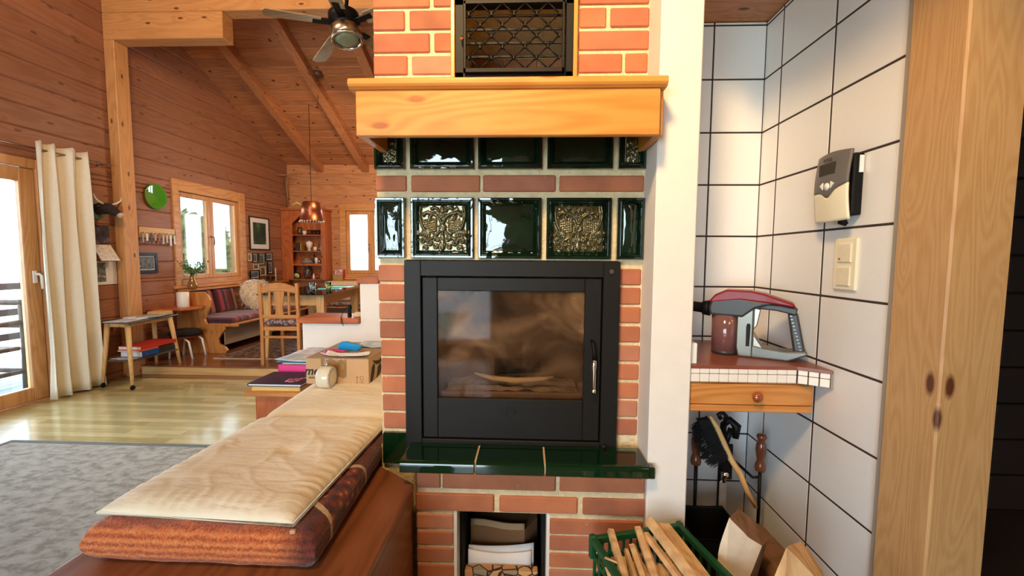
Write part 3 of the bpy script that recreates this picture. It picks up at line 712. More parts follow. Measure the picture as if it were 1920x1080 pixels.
# sooty glass
def sootglass():
    m, N, L, b = newmat('sooty_stove_glass'); N.remove(b); out = N['Material Output']
    tc = N.new('ShaderNodeTexCoord'); sp = N.new('ShaderNodeSeparateXYZ'); L.new(tc.outputs['Object'], sp.inputs[0])
    n1 = N.new('ShaderNodeTexNoise'); n1.inputs['Scale'].default_value = 5; n1.inputs['Detail'].default_value = 5; n1.inputs['Distortion'].default_value = .8; L.new(tc.outputs['Object'], n1.inputs['Vector'])
    n2 = N.new('ShaderNodeTexNoise'); n2.inputs['Scale'].default_value = 22; n2.inputs['Detail'].default_value = 6; L.new(tc.outputs['Object'], n2.inputs['Vector'])
    rg = N.new('ShaderNodeTexGradient'); rg.gradient_type = 'SPHERICAL'
    mp = N.new('ShaderNodeMapping'); mp.vector_type = 'TEXTURE'; mp.inputs['Location'].default_value = (-.01, 0, .36); mp.inputs['Scale'].default_value = (.34, .34, .27); L.new(tc.outputs['Object'], mp.inputs[0]); L.new(mp.outputs[0], rg.inputs[0])
    g = rg.outputs['Fac']
    haze = math_(N, L, 'MULTIPLY', math_(N, L, 'MULTIPLY_ADD', n1.outputs['Fac'], 1.9, -.50, clamp=True), .85)
    spots = ramp(N, L, n2.outputs['Fac'], [(.58, (0, 0, 0, 1)), (.70, (1, 1, 1, 1))])
    edge = math_(N, L, 'SUBTRACT', 1.0, math_(N, L, 'MULTIPLY', g, 3.0, clamp=True), clamp=True)
    zz = math_(N, L, 'MULTIPLY', math_(N, L, 'SUBTRACT', sp.outputs['Z'], .235), 7.0, clamp=True)
    haze = math_(N, L, 'MULTIPLY', haze, math_(N, L, 'MULTIPLY_ADD', zz, .75, .25))
    fac = math_(N, L, 'ADD', haze, math_(N, L, 'MULTIPLY', spots, math_(N, L, 'MULTIPLY', edge, .8)), clamp=True)
    df = N.new('ShaderNodeBsdfDiffuse'); L.new(ramp(N, L, n1.outputs['Fac'], [(.32, lin(30, 23, 19)), (.50, lin(92, 67, 48)), (.66, lin(150, 116, 84))]), df.inputs[0])
    tr = N.new('ShaderNodeBsdfTransparent'); tr.inputs[0].default_value = (.85, .8, .74, 1)
    m1 = N.new('ShaderNodeMixShader'); L.new(math_(N, L, 'MULTIPLY', fac, .85), m1.inputs[0]); L.new(tr.outputs[0], m1.inputs[1]); L.new(df.outputs[0], m1.inputs[2])
    gl = N.new('ShaderNodeBsdfGlossy'); gl.inputs['Roughness'].default_value = .05
    m2 = N.new('ShaderNodeMixShader'); m2.inputs[0].default_value = .010; L.new(m1.outputs[0], m2.inputs[1]); L.new(gl.outputs[0], m2.inputs[2]); L.new(m2.outputs[0], out.inputs[0])
    return m
b = MB(); b.box(wx0-.003, wx1+.003, 1.460, 1.464, wz0-.003, wz1+.003, c=0); g_ = b.build('glass', sootglass(), dr)
b = MB(); b.lathe([(.006, 0), (.008, .004), (.0075, .07), (.009, .085), (.009, .105), (.006, .108)], (.2285, 1.425, .845), 'Z', 12)
b.tube([(.2285, 1.425, .835), (.2285, 1.425, .85)], .009, 10)
b.build('handle_grip', CHROME, dr)
b = MB(); b.tube([(.2285, 1.425, .95), (.228, 1.424, .985), (.224, 1.432, 1.008), (.222, 1.455, 1.014)], [.007, .0065, .006, .006], 8); b.build('handle_arm', BLACK, dr)
b = MB(); b.cyl((.284, 1.440, 1.256), (.284, 1.448, 1.256), .008, n=14); b.build('screw', CHROME, st)
b = MB(); b.lathe([(.016, .0), (.014, -.006), (.006, -.008), (.006, -.03), (.0085, -.034), (.0085, -.048), (.004, -.05)], (.272, 1.447, .632), 'Y', 12); b.build('air_control', BLACK, st)
b = MB(); a0, a1, c0, c1, yb_ = -.34, .22, .75, 1.21, 1.72
b.box(a0-.02, a0, 1.474, yb_, c0, c1, c=0); b.box(a1, a1+.02, 1.474, yb_, c0, c1, c=0); b.box(a0, a1, yb_, yb_+.02, c0, c1, c=0); b.box(a0, a1, 1.474, yb_, c0-.02, c0, c=0); b.box(a0, a1, 1.474, yb_, c1, c1+.02, c=0)
b.box(a0+.02, a1-.02, 1.50, 1.515, c0, c0+.06, c=.004)
b.build('firebox', SOOT, st)
b = MB()
b.grid(lambda u, v: (a0+.03+(a1-a0-.06)*u, 1.52+.19*v, c0+.05+.015*mnoise.noise((u*9, v*5, 1))+.01*math.sin(PI*u)), 30, 14)
o = b.build('ash_bed', flat('pale_ash', (176, 162, 148), noise=.25, scale=30, rough=1, bump=.6, bscale=80)); o.location.y -= 0; tag(o, 'pale grey ash bed on the firebox floor behind the stove glass', 'ash', kind='stuff')
b = MB(); b.tube([(-.20, 1.56, .862), (-.13, 1.555, .845), (-.04, 1.555, .838), (.06, 1.56, .845), (.10, 1.57, .850)], [.004, .010, .012, .008, .004], 8)
tag(b.build('firewood_stick', SPLIT['X']), 'thin curved pale stick lying on the ash behind the stove glass', 'firewood')
b = MB(); b.tube([(-.13, 1.62, .872), (.05, 1.63, .878)], [.034, .030], 7); tag(b.build('charred_log', flat('char', (30, 22, 18), noise=.3, rough=1, bump=.8), bev=.003), 'charred log lying at the back of the firebox behind the glass', 'log')

# ------------------------------------------------------------------ mantel shelf and tiled ledge
t = thing('mantel_shelf', 'boxed orange pine mantel shelf across the fireplace above the green tiles', 'shelf', (-.07, 1.40, 1.66))
b = MB(); b.box(-.519, .378, 1.262, 1.284, 1.660, 1.794, c=.003); b.build('front_board', MANT['X'], t)
b = MB()
for p, q in (((-.536, 1.250), (.394, 1.474)),):
    prof = [(1.250, 1.822), (1.246, 1.818), (1.246, 1.806), (1.250, 1.800), (1.254, 1.798), (1.258, 1.794), (1.474, 1.794), (1.474, 1.824), (1.252, 1.824)]
    b.prism(prof, p[0], q[0], 'YZ')
b.build('cap_board', MANT['X'], t, bev=.001)
for i, x in enumerate((-.519, .368)):
    b = MB(); b.box(x, x+.025 if i == 0 else x+.024, 1.284, 1.474, 1.664, 1.794, c=.002); b.build('side_board', MANT['Y'], t)
t = thing('tiled_ledge', 'dark green glazed tile ledge under the stove door with rounded nose', 'ledge', (-.0, 1.39, .59))
b = MB(); b.box(-.400, .380, 1.34, 1.444, .596, .606, c=0)
b.build('grout_bed', MORTAR, t)
def nose(x0, x1, y0, y1, z0, z1):
    b = MB(); r_ = .016; zc = z1-r_
    prof = [(y1, z0)]+[(y0+.004, z0), (y0, z0+.004)]+[(y0+r_-r_*math.cos(a), zc+r_*math.sin(a)) for a in [i*PI/12 for i in range(0, 7)]]+[(y1, z1)]
    b.prism(prof, x0, x1, 'YZ', sm=False); return b
for i, (x0, x1) in enumerate(((-.415, -.1705), (-.1645, .0560), (.0620, .392))):
    b = nose(x0, x1, 1.306, 1.444 if i < 3 else 1.444, .596, .637)
    if i == 2:
        b.box(.390, .412, 1.306, 1.342, .596, .6355, c=.004)
    b.build('ledge_tile', GLAZE2, t, bev=.0015)
b = MB(); b.box(-.415+.002, .39, 1.320, 1.44, .600, .634, c=0); b.build('joint', MORTAR, t)
# ================================================================== bench, pad, blanket, box in the left foreground
t = thing('fireside_bench', 'long red-brown wooden bench running along the left of the fireplace', 'bench', (-.76, 1.6, 0))
b = MB()
b.prism([(-1.142, .42), (-.380, .42), (-.380, 1.352), (-.545, 1.470), (-.545, 2.85), (-1.142, 2.85)], .512, .537, 'XY')
b.build('seat_board', BENCHW['Y'], t, bev=.004)
for nm, d in (('side_panel', (-.405, -.386, .45, 1.350, 0, .512)), ('side_panel', (-1.130, -1.112, .45, 2.84, 0, .512)), ('end_panel', (-1.112, -.405, .45, .468, 0, .512))):
    b = MB(); b.box(*d, c=.002); b.build(nm, BENCHW['Y' if nm[0] == 's' else 'X'], t)
b = MB(); b.box(-.386, -.380, .45, 1.35, 0, .06, c=.001); b.box(-.386, -.381, .45, 1.35, .46, .512, c=.001); b.build('side_moulding', BENCHW['Y'], t)

def knitmat():
    m, N, L, b = newmat('orange_woven_blanket'); setp(b, rough=.95, sheen=.3)
    tc = N.new('ShaderNodeTexCoord')
    wv = N.new('ShaderNodeTexWave'); wv.bands_direction = 'Z'; wv.inputs['Scale'].default_value = 17; wv.inputs['Distortion'].default_value = 2.5; wv.inputs['Detail'].default_value = 2; wv.inputs['Detail Scale'].default_value = 2; L.new(tc.outputs['Object'], wv.inputs['Vector'])
    w2 = N.new('ShaderNodeTexVoronoi'); w2.inputs['Scale'].default_value = 190; L.new(tc.outputs['Object'], w2.inputs['Vector'])
    nz = N.new('ShaderNodeTexNoise'); nz.inputs['Scale'].default_value = 120; nz.inputs['Detail'].default_value = 4; L.new(tc.outputs['Object'], nz.inputs['Vector'])
    h = math_(N, L, 'MULTIPLY_ADD', wv.outputs['Fac'], .30, math_(N, L, 'MULTIPLY_ADD', w2.outputs['Distance'], .4, math_(N, L, 'MULTIPLY', nz.outputs['Fac'], .35)))
    c1 = ramp(N, L, h, [(.22, lin(120, 54, 26)), (.5, lin(190, 94, 44)), (.85, lin(216, 134, 76))])
    # right flank: darker rug cloth with a woven medallion
    sp = N.new('ShaderNodeSeparateXYZ'); L.new(tc.outputs['Object'], sp.inputs[0])
    vo = N.new('ShaderNodeTexVoronoi'); vo.inputs['Scale'].default_value = 34; L.new(tc.outputs['Object'], vo.inputs['Vector'])
    med = ramp(N, L, vo.outputs['Distance'], [(.10, lin(176, 150, 90)), (.22, lin(150, 54, 26)), (.6, lin(70, 20, 14))])
    dk = ramp(N, L, h, [(.2, lin(52, 14, 10)), (.8, lin(116, 46, 24))])
    mp = N.new('ShaderNodeMapping'); mp.vector_type = 'TEXTURE'; mp.inputs['Location'].default_value = (.305, .02, .04); mp.inputs['Scale'].default_value = (.14, .14, .14); L.new(tc.outputs['Object'], mp.inputs[0])
    ln = N.new('ShaderNodeVectorMath'); ln.operation = 'LENGTH'; L.new(mp.outputs[0], ln.inputs[0])
    inm = math_(N, L, 'LESS_THAN', ln.outputs['Value'], 1.0)
    ring = math_(N, L, 'LESS_THAN', math_(N, L, 'ABSOLUTE', math_(N, L, 'SUBTRACT', ln.outputs['Value'], .98)), .05)
    a = N.new('ShaderNodeMix'); a.data_type = 'RGBA'; L.new(inm, a.inputs[0]); L.new(dk, a.inputs[6]); L.new(med, a.inputs[7])
    a2 = N.new('ShaderNodeMix'); a2.data_type = 'RGBA'; L.new(ring, a2.inputs[0]); L.new(a.outputs[2], a2.inputs[6]); a2.inputs[7].default_value = lin(200, 170, 130)
    side = math_(N, L, 'MULTIPLY', math_(N, L, 'SUBTRACT', math_(N, L, 'MULTIPLY_ADD', sp.outputs['Y'], .25, sp.outputs['X']), .14), 14, clamp=True)
    a3 = N.new('ShaderNodeMix'); a3.data_type = 'RGBA'; L.new(side, a3.inputs[0]); L.new(c1, a3.inputs[6]); L.new(a2.outputs[2], a3.inputs[7])
    L.new(a3.outputs[2], b.inputs['Base Color'])
    bp = N.new('ShaderNodeBump'); bp.inputs['Strength'].default_value = .8; bp.inputs['Distance'].default_value = .004; L.new(h, bp.inputs['Height']); L.new(bp.outputs['Normal'], b.inputs['Normal'])
    return m
def slab(b, corners, z0, z1, nu, nv, ex=.35, rim=.02, disp=None, pw=2.0):
    """a cushion: bilinear quad outline (4 corners xy: near-left, near-right, far-right, far-left), rounded in section"""
    NL, NR, FR, FL = [Vector(c) for c in corners]; zc = (z0+z1)/2; hh = (z1-z0)/2
    def P(u, v, s):
        # superellipse-like falloff towards the rim
        du = min(u, 1-u)*2; dv = min(v, 1-v)*2
        wu = (NR-NL).length/2; wv = (FL-NL).length/2
        e = min(1, du*wu/rim) if rim else 1; f = min(1, dv*wv/rim) if rim else 1
        k = (max(0, 1-(1-e)**pw)**(1/pw))*(max(0, 1-(1-f)**pw)**(1/pw))
        p = (NL*(1-u)+NR*u)*(1-v)+(FL*(1-u)+FR*u)*v
        z = zc+s*hh*k
        if disp: z += disp(u, v, s)*k
        return (p.x, p.y, z)
    def remap(i, n):  # denser near the rim
        t_ = i; return t_
    def us(n, w_):
        e = rim/(w_); a = [0, .02, .08, .2, .4, .7, 1.0]; L_ = [x*e for x in a]; m_ = n
        mid = [e+(1-2*e)*i/m_ for i in range(1, m_)]
        return L_+mid+[1-x for x in reversed(L_)]
    U = us(nu, (NR-NL).length); V_ = us(nv, (FL-NL).length)
    top = [[b._v(P(u, v, 1)) for v in V_] for u in U]
    bot = [[(top[i][j] if i in (0, len(U)-1) or j in (0, len(V_)-1) else b._v(P(u, v, -1))) for j, v in enumerate(V_)] for i, u in enumerate(U)]
    for G in (top, bot):
        for i in range(len(U)-1):
            for j in range(len(V_)-1):
                try: f = b.b.faces.new((G[i][j], G[i+1][j], G[i+1][j+1], G[i][j+1])); f.smooth = True
                except ValueError: pass
nz3 = lambda x, y, z=0: mnoise.noise(Vector((x, y, z)))
b = MB()
def dblank(u, v, s): return .006*nz3(u*5, v*8, s*3)+.004*nz3(u*14, v*20, s*5)+(.003*math.sin(v*60) if s > 0 else 0)
slab(b, [(-1.100, .940), (-.505, .938), (-.560, 1.97), (-1.105, 1.97)], .537, .628, 26, 40, rim=.045, disp=dblank, pw=2.8)
o = b.build('folded_blanket', knitmat()); o.data.transform(Matrix.Translation((.80, -1.15, -.537))); o.location = (-.80, 1.15, .537)
tag(o, 'thick orange and rust-brown woven blanket mat folded under the cream pad', 'blanket')
def padmat():
    m, N, L, b = newmat('cream_cotton'); setp(b, rough=.85, sheen=.2)
    tc = N.new('ShaderNodeTexCoord'); nz = N.new('ShaderNodeTexNoise'); nz.inputs['Scale'].default_value = 5; nz.inputs['Detail'].default_value = 3; L.new(tc.outputs['Object'], nz.inputs['Vector'])
    L.new(ramp(N, L, nz.outputs['Fac'], [(.3, lin(230, 214, 182)), (.7, lin(240, 228, 202))]), b.inputs['Base Color'])
    mp = N.new('ShaderNodeMapping'); mp.inputs['Rotation'].default_value = (0, 0, .6); mp.inputs['Scale'].default_value = (5, 16, 5); L.new(tc.outputs['Object'], mp.inputs[0])
    n2 = N.new('ShaderNodeTexNoise'); n2.inputs['Scale'].default_value = 1.6; n2.inputs['Detail'].default_value = 3; n2.inputs['Distortion'].default_value = .6; L.new(mp.outputs[0], n2.inputs['Vector'])
    n3 = N.new('ShaderNodeTexNoise'); n3.inputs['Scale'].default_value = 350; L.new(tc.outputs['Object'], n3.inputs['Vector'])
    bp = N.new('ShaderNodeBump'); bp.inputs['Strength'].default_value = .45; bp.inputs['Distance'].default_value = .012
    L.new(math_(N, L, 'MULTIPLY_ADD', n3.outputs['Fac'], .06, n2.outputs['Fac']), bp.inputs['Height']); L.new(bp.outputs['Normal'], b.inputs['Normal'])
    return m
PADM = padmat()
t = thing('cream_pad', 'thin cream cotton seat pad lying over the orange blanket on the bench', 'cushion', (-.8, 1.4, .615))
def ridge(x): return 1-abs(2*(x-math.floor(x))-1)
def dpad(u, v, s):
    if s < 0: return 0
    g = .0035*nz3(u*4+v*2, v*9, 2)
    edge = min(1, min(v, 1-v)*9); e2 = min(1, min(u, 1-u)*7)
    g += .0030*(1-edge)*math.sin(u*95+3*nz3(u*5, v*3)) + .0035*(1-e2)*math.sin(v*120+3*nz3(u*5, v*9))
    w_ = nz3(u*3+1.2*v, v*2.2-u*1.4, 7); g += .0018*math.exp(-((w_)/.07)**2)*edge
    w_ = nz3(u*2.2-.7*v+5, v*5+u*1.2, 3); g += .0016*math.exp(-((w_)/.06)**2)*edge
    d2 = ((u-.60)*.52)**2+((v-.50)*.66)**2; g -= .012*math.exp(-d2/.0008)
    return g
cor = [(-1.085, .955), (-.562, .935), (-.515, 1.455), (-1.068, 1.455)]
cor = [(-1.098, .990), (-.574, .965), (-.5565, 1.615), (-1.068, 1.615)]
b = MB(); slab(b, cor, .614, .672, 64, 84, rim=.075, disp=dpad); b.build('seat_panel', PADM, t)
cor2 = [(-1.068, 1.622), (-.5565, 1.622), (-.560, 2.60), (-1.13, 2.60)]
b = MB(); slab(b, cor2, .614, .668, 40, 60, rim=.055, disp=lambda u, v, s: 0 if s < 0 else .003*nz3(u*5, v*9, 9)+.002*math.exp(-(nz3(u*2+1, v*4, 4)/.05)**2)*min(1, min(v, 1-v)*9)); b.build('seat_panel', PADM, t)
b = MB(); zp = .633
zp = .640
b.tube([(cor[3][0], 1.61, zp), (cor[0][0], cor[0][1], zp), (cor[1][0], cor[1][1], zp), (cor[2][0], 1.61, zp)], .005, 8)
b.build('piping', PADM, t)
b = MB(); b.box(-.578, -.563, .955, .965, .612, .632, c=.002); b.build('zip_tag', CARD, t)

# cardboard box
t = thing('cardboard_box', 'brown cardboard parcel with dark print standing on the far end of the cream pad', 'box', (-.95, 2.0, .664))
BX0, BX1, BY0, BY1, BZ0, BZ1 = -1.108, -.790, 2.02, 2.42, .664, .795
b = MB(); b.box(BX0, BX1, BY0, BY1, BZ0, BZ1-.002, c=.0015); b.build('carton', CARD, t)
b = MB(); b.box(BX0-.001, (BX0+BX1)/2-.002, BY0-.001, BY1, BZ1-.002, BZ1, c=.0005); b.box((BX0+BX1)/2+.002, BX1+.001, BY0-.001, BY1, BZ1-.002, BZ1, c=.0005); b.build('top_flap', flat('grey_brown_card', (168, 140, 112), noise=.04, rough=.75), t)
INK = flat('dark_print', (44, 38, 34), rough=.7)
mtext('printed_lettering', 'me', .060, INK, (BX0+.028, BY0-.0006, .728), (PI/2, 0, 0), t, shear=.25, bold=.0014)
mtext('printed_lettering', 'ARRIVES', .0125, INK, (BX0+.036, BY0-.0006, .695), (PI/2, 0, 0), t, bold=.0003)
PR = flat('faded_print', (128, 100, 74), rough=.8)
b = MB(); yy = BY0-.0006; gx = BX1-.035
b.tube([(gx-.009, yy, .706), (gx-.008, yy, .692), (gx, yy, .686), (gx+.008, yy, .692), (gx+.009, yy, .706), (gx-.009, yy, .706)], .0008, 4); b.tube([(gx, yy, .686), (gx, yy, .674)], .0008, 4); b.tube([(gx-.008, yy, .674), (gx+.008, yy, .674)], .0008, 4)
for q in (-.024,): b.tube([(gx+q, yy, .676), (gx+q, yy, .705)], .0009, 4); b.tube([(gx+q-.005, yy, .698), (gx+q, yy, .706), (gx+q+.005, yy, .698)], .0008, 4); b.tube([(gx+q-.008, yy, .674), (gx+q+.006, yy, .674)], .0008, 4)
b.build('fragile_symbol', PR, t)
b = MB(); xx = BX1+.0008
b.prism([(BY0+.018, .664), (BY0+.05, .668), (BY0+.075, .70), (BY0+.085, .735), (BY0+.075, .758), (BY0+.045, .742), (BY0+.025, .70)], xx-.001, xx, 'YZ')
b.prism([(BY0+.105, .668), (BY0+.165, .682), (BY0+.185, .715), (BY0+.16, .735), (BY0+.125, .722)], xx-.001, xx, 'YZ')
b.prism([(BY0+.05, .775), (BY0+.09, .765), (BY0+.14, .755), (BY0+.22, .772), (BY0+.30, .79), (BY0+.33, .79), (BY0+.24, .745), (BY0+.15, .735), (BY0+.10, .742)], xx-.001, xx, 'YZ')
b.build('printed_swirl', INK, t)
# things on and against the box
TAPEM = glassm('packing_tape_film', (232, 224, 206), tint=.10)
t = thing('packing_tape_roll', 'roll of clear packing tape stuck upright to the front of the cardboard parcel', 'tape', (-.953, 1.958, .716))
b = MB(); cx, cz = -.953, .718
b.lathe([(.049, -.030), (.052, -.024), (.052, .024), (.049, .030)], (cx-.022, 1.958, cz), 'X', 28); b.lathe([(.049, -.0305), (.034, -.0305)], (cx-.022, 1.958, cz), 'X', 28)
b.build('tape_winding', flat('milky_tape', (222, 216, 194), noise=.02, rough=.15, coat=.5), t)
b = MB(); b.lathe([(.0485, .0285), (.0485, .0315), (.034, .0315), (.034, -.029)], (cx-.022, 1.958, cz), 'X', 28); b.lathe([(0.001, .028), (.035, .028)], (cx-.022, 1.958, cz), 'X', 28); b.build('card_core', flat('printed_core', (196, 188, 214), noise=.45, scale=90, rough=.6), t)
b = MB(); b.grid(lambda u, v: (-1.03+.13*u, BY0-.004-.004*nz3(u*6, v*4), .70+.09*v+.004*math.sin(u*20)), 16, 8); b.build('loose_tape', TAPEM, t)
t = thing('tape_dispenser', 'translucent blue sticky tape dispenser on top of the parcel', 'tape', (-.965, 2.20, BZ1))
b = MB(); prof = [(-.055, 0), (.05, 0), (.075, .028), (.03, .038), (-.01, .048), (-.045, .046), (-.06, .025)]
b.prism([(x-.965, z+BZ1) for x, z in prof], 2.19, 2.215, 'XZ'); b.build('body', flat('bright_blue_plastic', (24, 150, 214), noise=.02, rough=.15, coat=.5), t, bev=.004)
b = MB(); b.lathe([(.018, -.006), (.018, .020), (.010, .020), (.010, -.006)], (-.985, 2.198, BZ1+.024), 'Y', 16); b.build('tape_spool', flat('pale_blue_film', (120, 200, 232), rough=.2), t)
t = thing('scissors', 'scissors with pink handles lying on top of the parcel', 'scissors', (-1.0, 2.12, BZ1))
PINK = flat('magenta_plastic', (206, 40, 110), noise=.02, rough=.25)
b = MB()
for dy in (0, .032): b.tube([(-1.035+.028*math.cos(a), 2.125+dy+.014*math.sin(a), BZ1+.008) for a in [i*PI/8 for i in range(16)]], .005, 6, closed=True)
b.tube([(-1.01, 2.128, BZ1+.008), (-.97, 2.14, BZ1+.008), (-.95, 2.143, BZ1+.007)], [.006, .006, .004], 6); b.tube([(-1.01, 2.157, BZ1+.008), (-.97, 2.147, BZ1+.008), (-.95, 2.143, BZ1+.007)], [.006, .006, .004], 6)
b.build('handle', PINK, t)
b = MB(); b.prism([(-.96, 2.138), (-.86, 2.146), (-.96, 2.148)], BZ1+.005, BZ1+.008, 'XY'); b.build('blade', STEEL, t)
def sheet(name, label, cat, cx, cy, z, w_, d_, rz, mat, curl=.003, th=.001, group=None):
    o = bpy.data.objects
    b = MB(); b.grid(lambda u, v: ((u-.5)*w_, (v-.5)*d_, curl*(nz3(u*3+cx*9, v*3)+1)*(abs(u-.5)+abs(v-.5))+th/2), 10, 10)
    ob = b.build(name, mat, solid=th); ob.location = (cx, cy, z); ob.rotation_euler = (0, 0, rz)
    return tag(ob, label, cat, group)
sheet('receipt', 'crumpled white receipt hanging over the front edge of the parcel top', 'paper', -.925, 2.065, BZ1+.001, .23, .075, -.08, PAPER, .016)
def printmat(name, cols, scale, sub=(255, 255, 255)):
    if name in MATS: return MATS[name]
    m, N, L, b = newmat(name); setp(b, rough=.5)
    tc = N.new('ShaderNodeTexCoord'); v = N.new('ShaderNodeTexNoise'); v.inputs['Scale'].default_value = scale; v.inputs['Detail'].default_value = 3; L.new(tc.outputs['Object'], v.inputs['Vector'])
    n = len(cols); L.new(ramp(N, L, v.outputs['Fac'], [(.3+.4*i/(n-1), lin(*c)) for i, c in enumerate(cols)]), b.inputs['Base Color'])
    MATS[name] = m; return m
MAPM = printmat('pale_blue_print', [(232, 238, 244), (176, 200, 226), (230, 232, 240), (206, 196, 214)], 7)
b = MB(); b.grid(lambda u, v: (-1.10+.005+.30*u, 2.24+.0*v+.16*v, BZ1+.002+.006*(1+nz3(u*4, v*4))), 12, 8); o = b.build('leaflet', MAPM, solid=.001); o.location = (.13, .02, 0)
tag(o, 'crumpled pale leaflet on the rear of the parcel top beside the bricks', 'paper')

# little side table with books and papers
t = thing('side_table', 'small amber wooden stand carrying books left of the bench', 'table', (-1.30, 2.3, 0))
b = MB(); b.box(-1.47, -1.15, 2.06, 2.72, .577, .600, c=.004); b.build('top', OAK['X'], t)
b = MB(); b.box(-1.43, -1.16, 2.10, 2.70, 0, .577, c=.003); b.build('cabinet_body', CABW['Z'], t)
def book(name, label, cat, dims, mat, pages=None, cov=.003, rz=0, group=None):
    x0, x1, y0, y1, z0, z1 = dims
    t = thing(name, label, cat, ((x0+x1)/2, (y0+y1)/2, z0), rz, group)
    w_, d_ = (x1-x0)/2, (y1-y0)/2; h = z1-z0
    b = MB(); b.box(-w_, w_, -d_, d_, 0, cov, c=.0006); b.box(-w_, w_, -d_, d_, h-cov, h, c=.0006); b.box(-w_, -w_+cov, -d_, d_, cov, h-cov, c=0); b.build('cover', mat, t, world=False)
    b = MB(); b.box(-w_+cov, w_-.004, -d_+.004, d_-.004, cov, h-cov, c=0); b.build('pages', pages or PAPER, t, world=False)
    return t
YEL = flat('yellowed_pages', (232, 196, 120), noise=.06, scale=60, rough=.8)
PLUM = printmat('dark_plum_cover', [(30, 26, 50), (60, 24, 52), (28, 26, 56)], 5)
book('book', 'thick book with yellowed page block, under the dark plum volume on the stand', 'book', (-1.44, -1.18, 2.09, 2.30, .600, .625), YEL, YEL)
t = book('book', 'dark plum hardback with pink flower design, topmost of the two books on the stand', 'book', (-1.455, -1.17, 2.08, 2.31, .625, .640), PLUM)
b = MB()
for k in range(5):
    a = k*1.256; b.lathe([(.0, 0), (.018, 0), (.018, .0006), (0, .0006)], (.06+.02*math.cos(a), -.045+.02*math.sin(a), .015), 'Z', 10)
for k in range(3): b.lathe([(0, 0), (.011, 0), (.011, .0006), (0, .0006)], (.09+.018*k, -.01+.014*k, .015), 'Z', 8)
b.build('flower_print', flat('dusty_pink', (206, 120, 140), rough=.5), t, world=False)
PINKC = flat('pink_cardboard', (240, 70, 150), noise=.03, rough=.5)
t = book('document_box', 'bright pink cardboard document box behind the plum book', 'box', (-1.45, -1.13, 2.34, 2.66, .600, .672), PINKC, PINKC, .002)
b = MB(); b.tube([(.02, -.1605, .07), (.09, -.163, .04), (.12, -.1605, .002)], .0022, 5); b.build('elastic_band', BLACK, t, world=False)
book('book', 'thin book with pale wooden-coloured cover lying on the pink document box', 'book', (-1.43, -1.13, 2.35, 2.68, .672, .684), CARD)
TEAL = flat('teal_card', (14, 120, 126), noise=.03, rough=.5)
sheet('folder', 'teal card folder under the pale map sheet on the stack', 'folder', -1.29, 2.50, .685, .33, .33, 0, TEAL, .002, .005)
sheet('map_sheet', 'large pale blue printed map sheet on top of the teal folder', 'paper', -1.285, 2.50, .693, .34, .36, .0, MAPM, .010, .0015)

# white stepped masonry wall behind the box
t = thing('stepped_wall', 'white plastered stepped masonry ledge with brick and wood caps behind the parcel', 'wall', (-1.3, 3.1, 0))
b = MB(); b.prism([(-1.665, 0), (-.60, 0), (-.60, 1.108), (-1.228, 1.108), (-1.228, .812), (-1.665, .812)], 3.0, 3.22, 'XZ'); b.build('masonry', WHITE, t, bev=.006)
b = MB(); b.box(-1.245, -1.085, 2.985, 3.235, 1.108, 1.152, c=.004); b.box(-1.078, -.60, 2.985, 3.235, 1.108, 1.152, c=.004); b.build('brick_cap', BRICK, t)
b = MB(); b.box(-1.69, -1.23, 2.97, 3.25, .812, .855, c=.006); b.build('wood_cap', CABW['X'], t)
t = thing('flashlight', 'small black torch standing on the lower step of the white ledge', 'torch', (-1.32, 3.03, .855))
b = MB(); b.lathe([(.013, 0), (.015, .004), (.014, .05), (.017, .06), (.017, .085), (.011, .088), (.010, .094)], (-1.32, 3.03, .855), 'Z', 14); b.build('torch_body', BLACK, t)
b = MB(); b.tube([(-1.333, 3.02, .93), (-1.35, 3.0, .91), (-1.355, 2.96, .86), (-1.352, 2.957, .82), (-1.335, 2.957, .80), (-1.345, 2.957, .83), (-1.352, 2.965, .865)], .0022, 5); b.build('wrist_strap', BLACK, t)
b = MB(); b.lathe([(.0, 0), (.03, .003), (.036, .018), (.02, .036), (0, .04)], (-1.262, 3.04, .855), 'Z', 12); tag(b.build('stone', flat('pale_stone', (220, 190, 150), noise=.1, rough=.8)), 'pale rounded stone on the lower white step beside the torch', 'stone')

# rug on the parquet
def rugmat(name, c1, c2, c3, sc_=6):
    m, N, L, b = newmat(name); setp(b, rough=.95)
    tc = N.new('ShaderNodeTexCoord'); mp = N.new('ShaderNodeMapping'); mp.inputs['Scale'].default_value = (1, 1.6, 1); L.new(tc.outputs['Object'], mp.inputs[0])
    v = N.new('ShaderNodeTexNoise'); v.inputs['Scale'].default_value = sc_; v.inputs['Detail'].default_value = 7; v.inputs['Roughness'].default_value = .68; v.inputs['Distortion'].default_value = .35; L.new(mp.outputs[0], v.inputs['Vector'])
    L.new(ramp(N, L, v.outputs['Fac'], [(.40, lin(*c3)), (.48, lin(*c1)), (.60, lin(*c2))]), b.inputs['Base Color'])
    bp = N.new('ShaderNodeBump'); bp.inputs['Strength'].default_value = .5; bp.inputs['Distance'].default_value = .004; L.new(v.outputs['Fac'], bp.inputs['Height']); L.new(bp.outputs['Normal'], b.inputs['Normal'])
    return m
t = thing('area_rug', 'large faded grey-beige distressed rug on the parquet in the lower left', 'rug', (-2.4, 1.0, 0))
b = MB(); b.box(-3.55, -1.20, -1.5, 2.665, 0, .009, c=.002); b.build('pile', rugmat('distressed_rug', (158, 156, 146), (176, 175, 166), (138, 134, 122), 13), t)
b = MB()
for d in ((-3.59, -1.17, 2.66, 2.70), (-3.59, -1.17, -1.54, -1.5), (-3.59, -3.55, -1.5, 2.66), (-1.20, -1.17, -1.5, 2.66)): b.box(*d, 0, .011, c=.002)
b.build('border', flat('rug_border_grey', (108, 112, 110), noise=.12, scale=40, rough=.95), t)
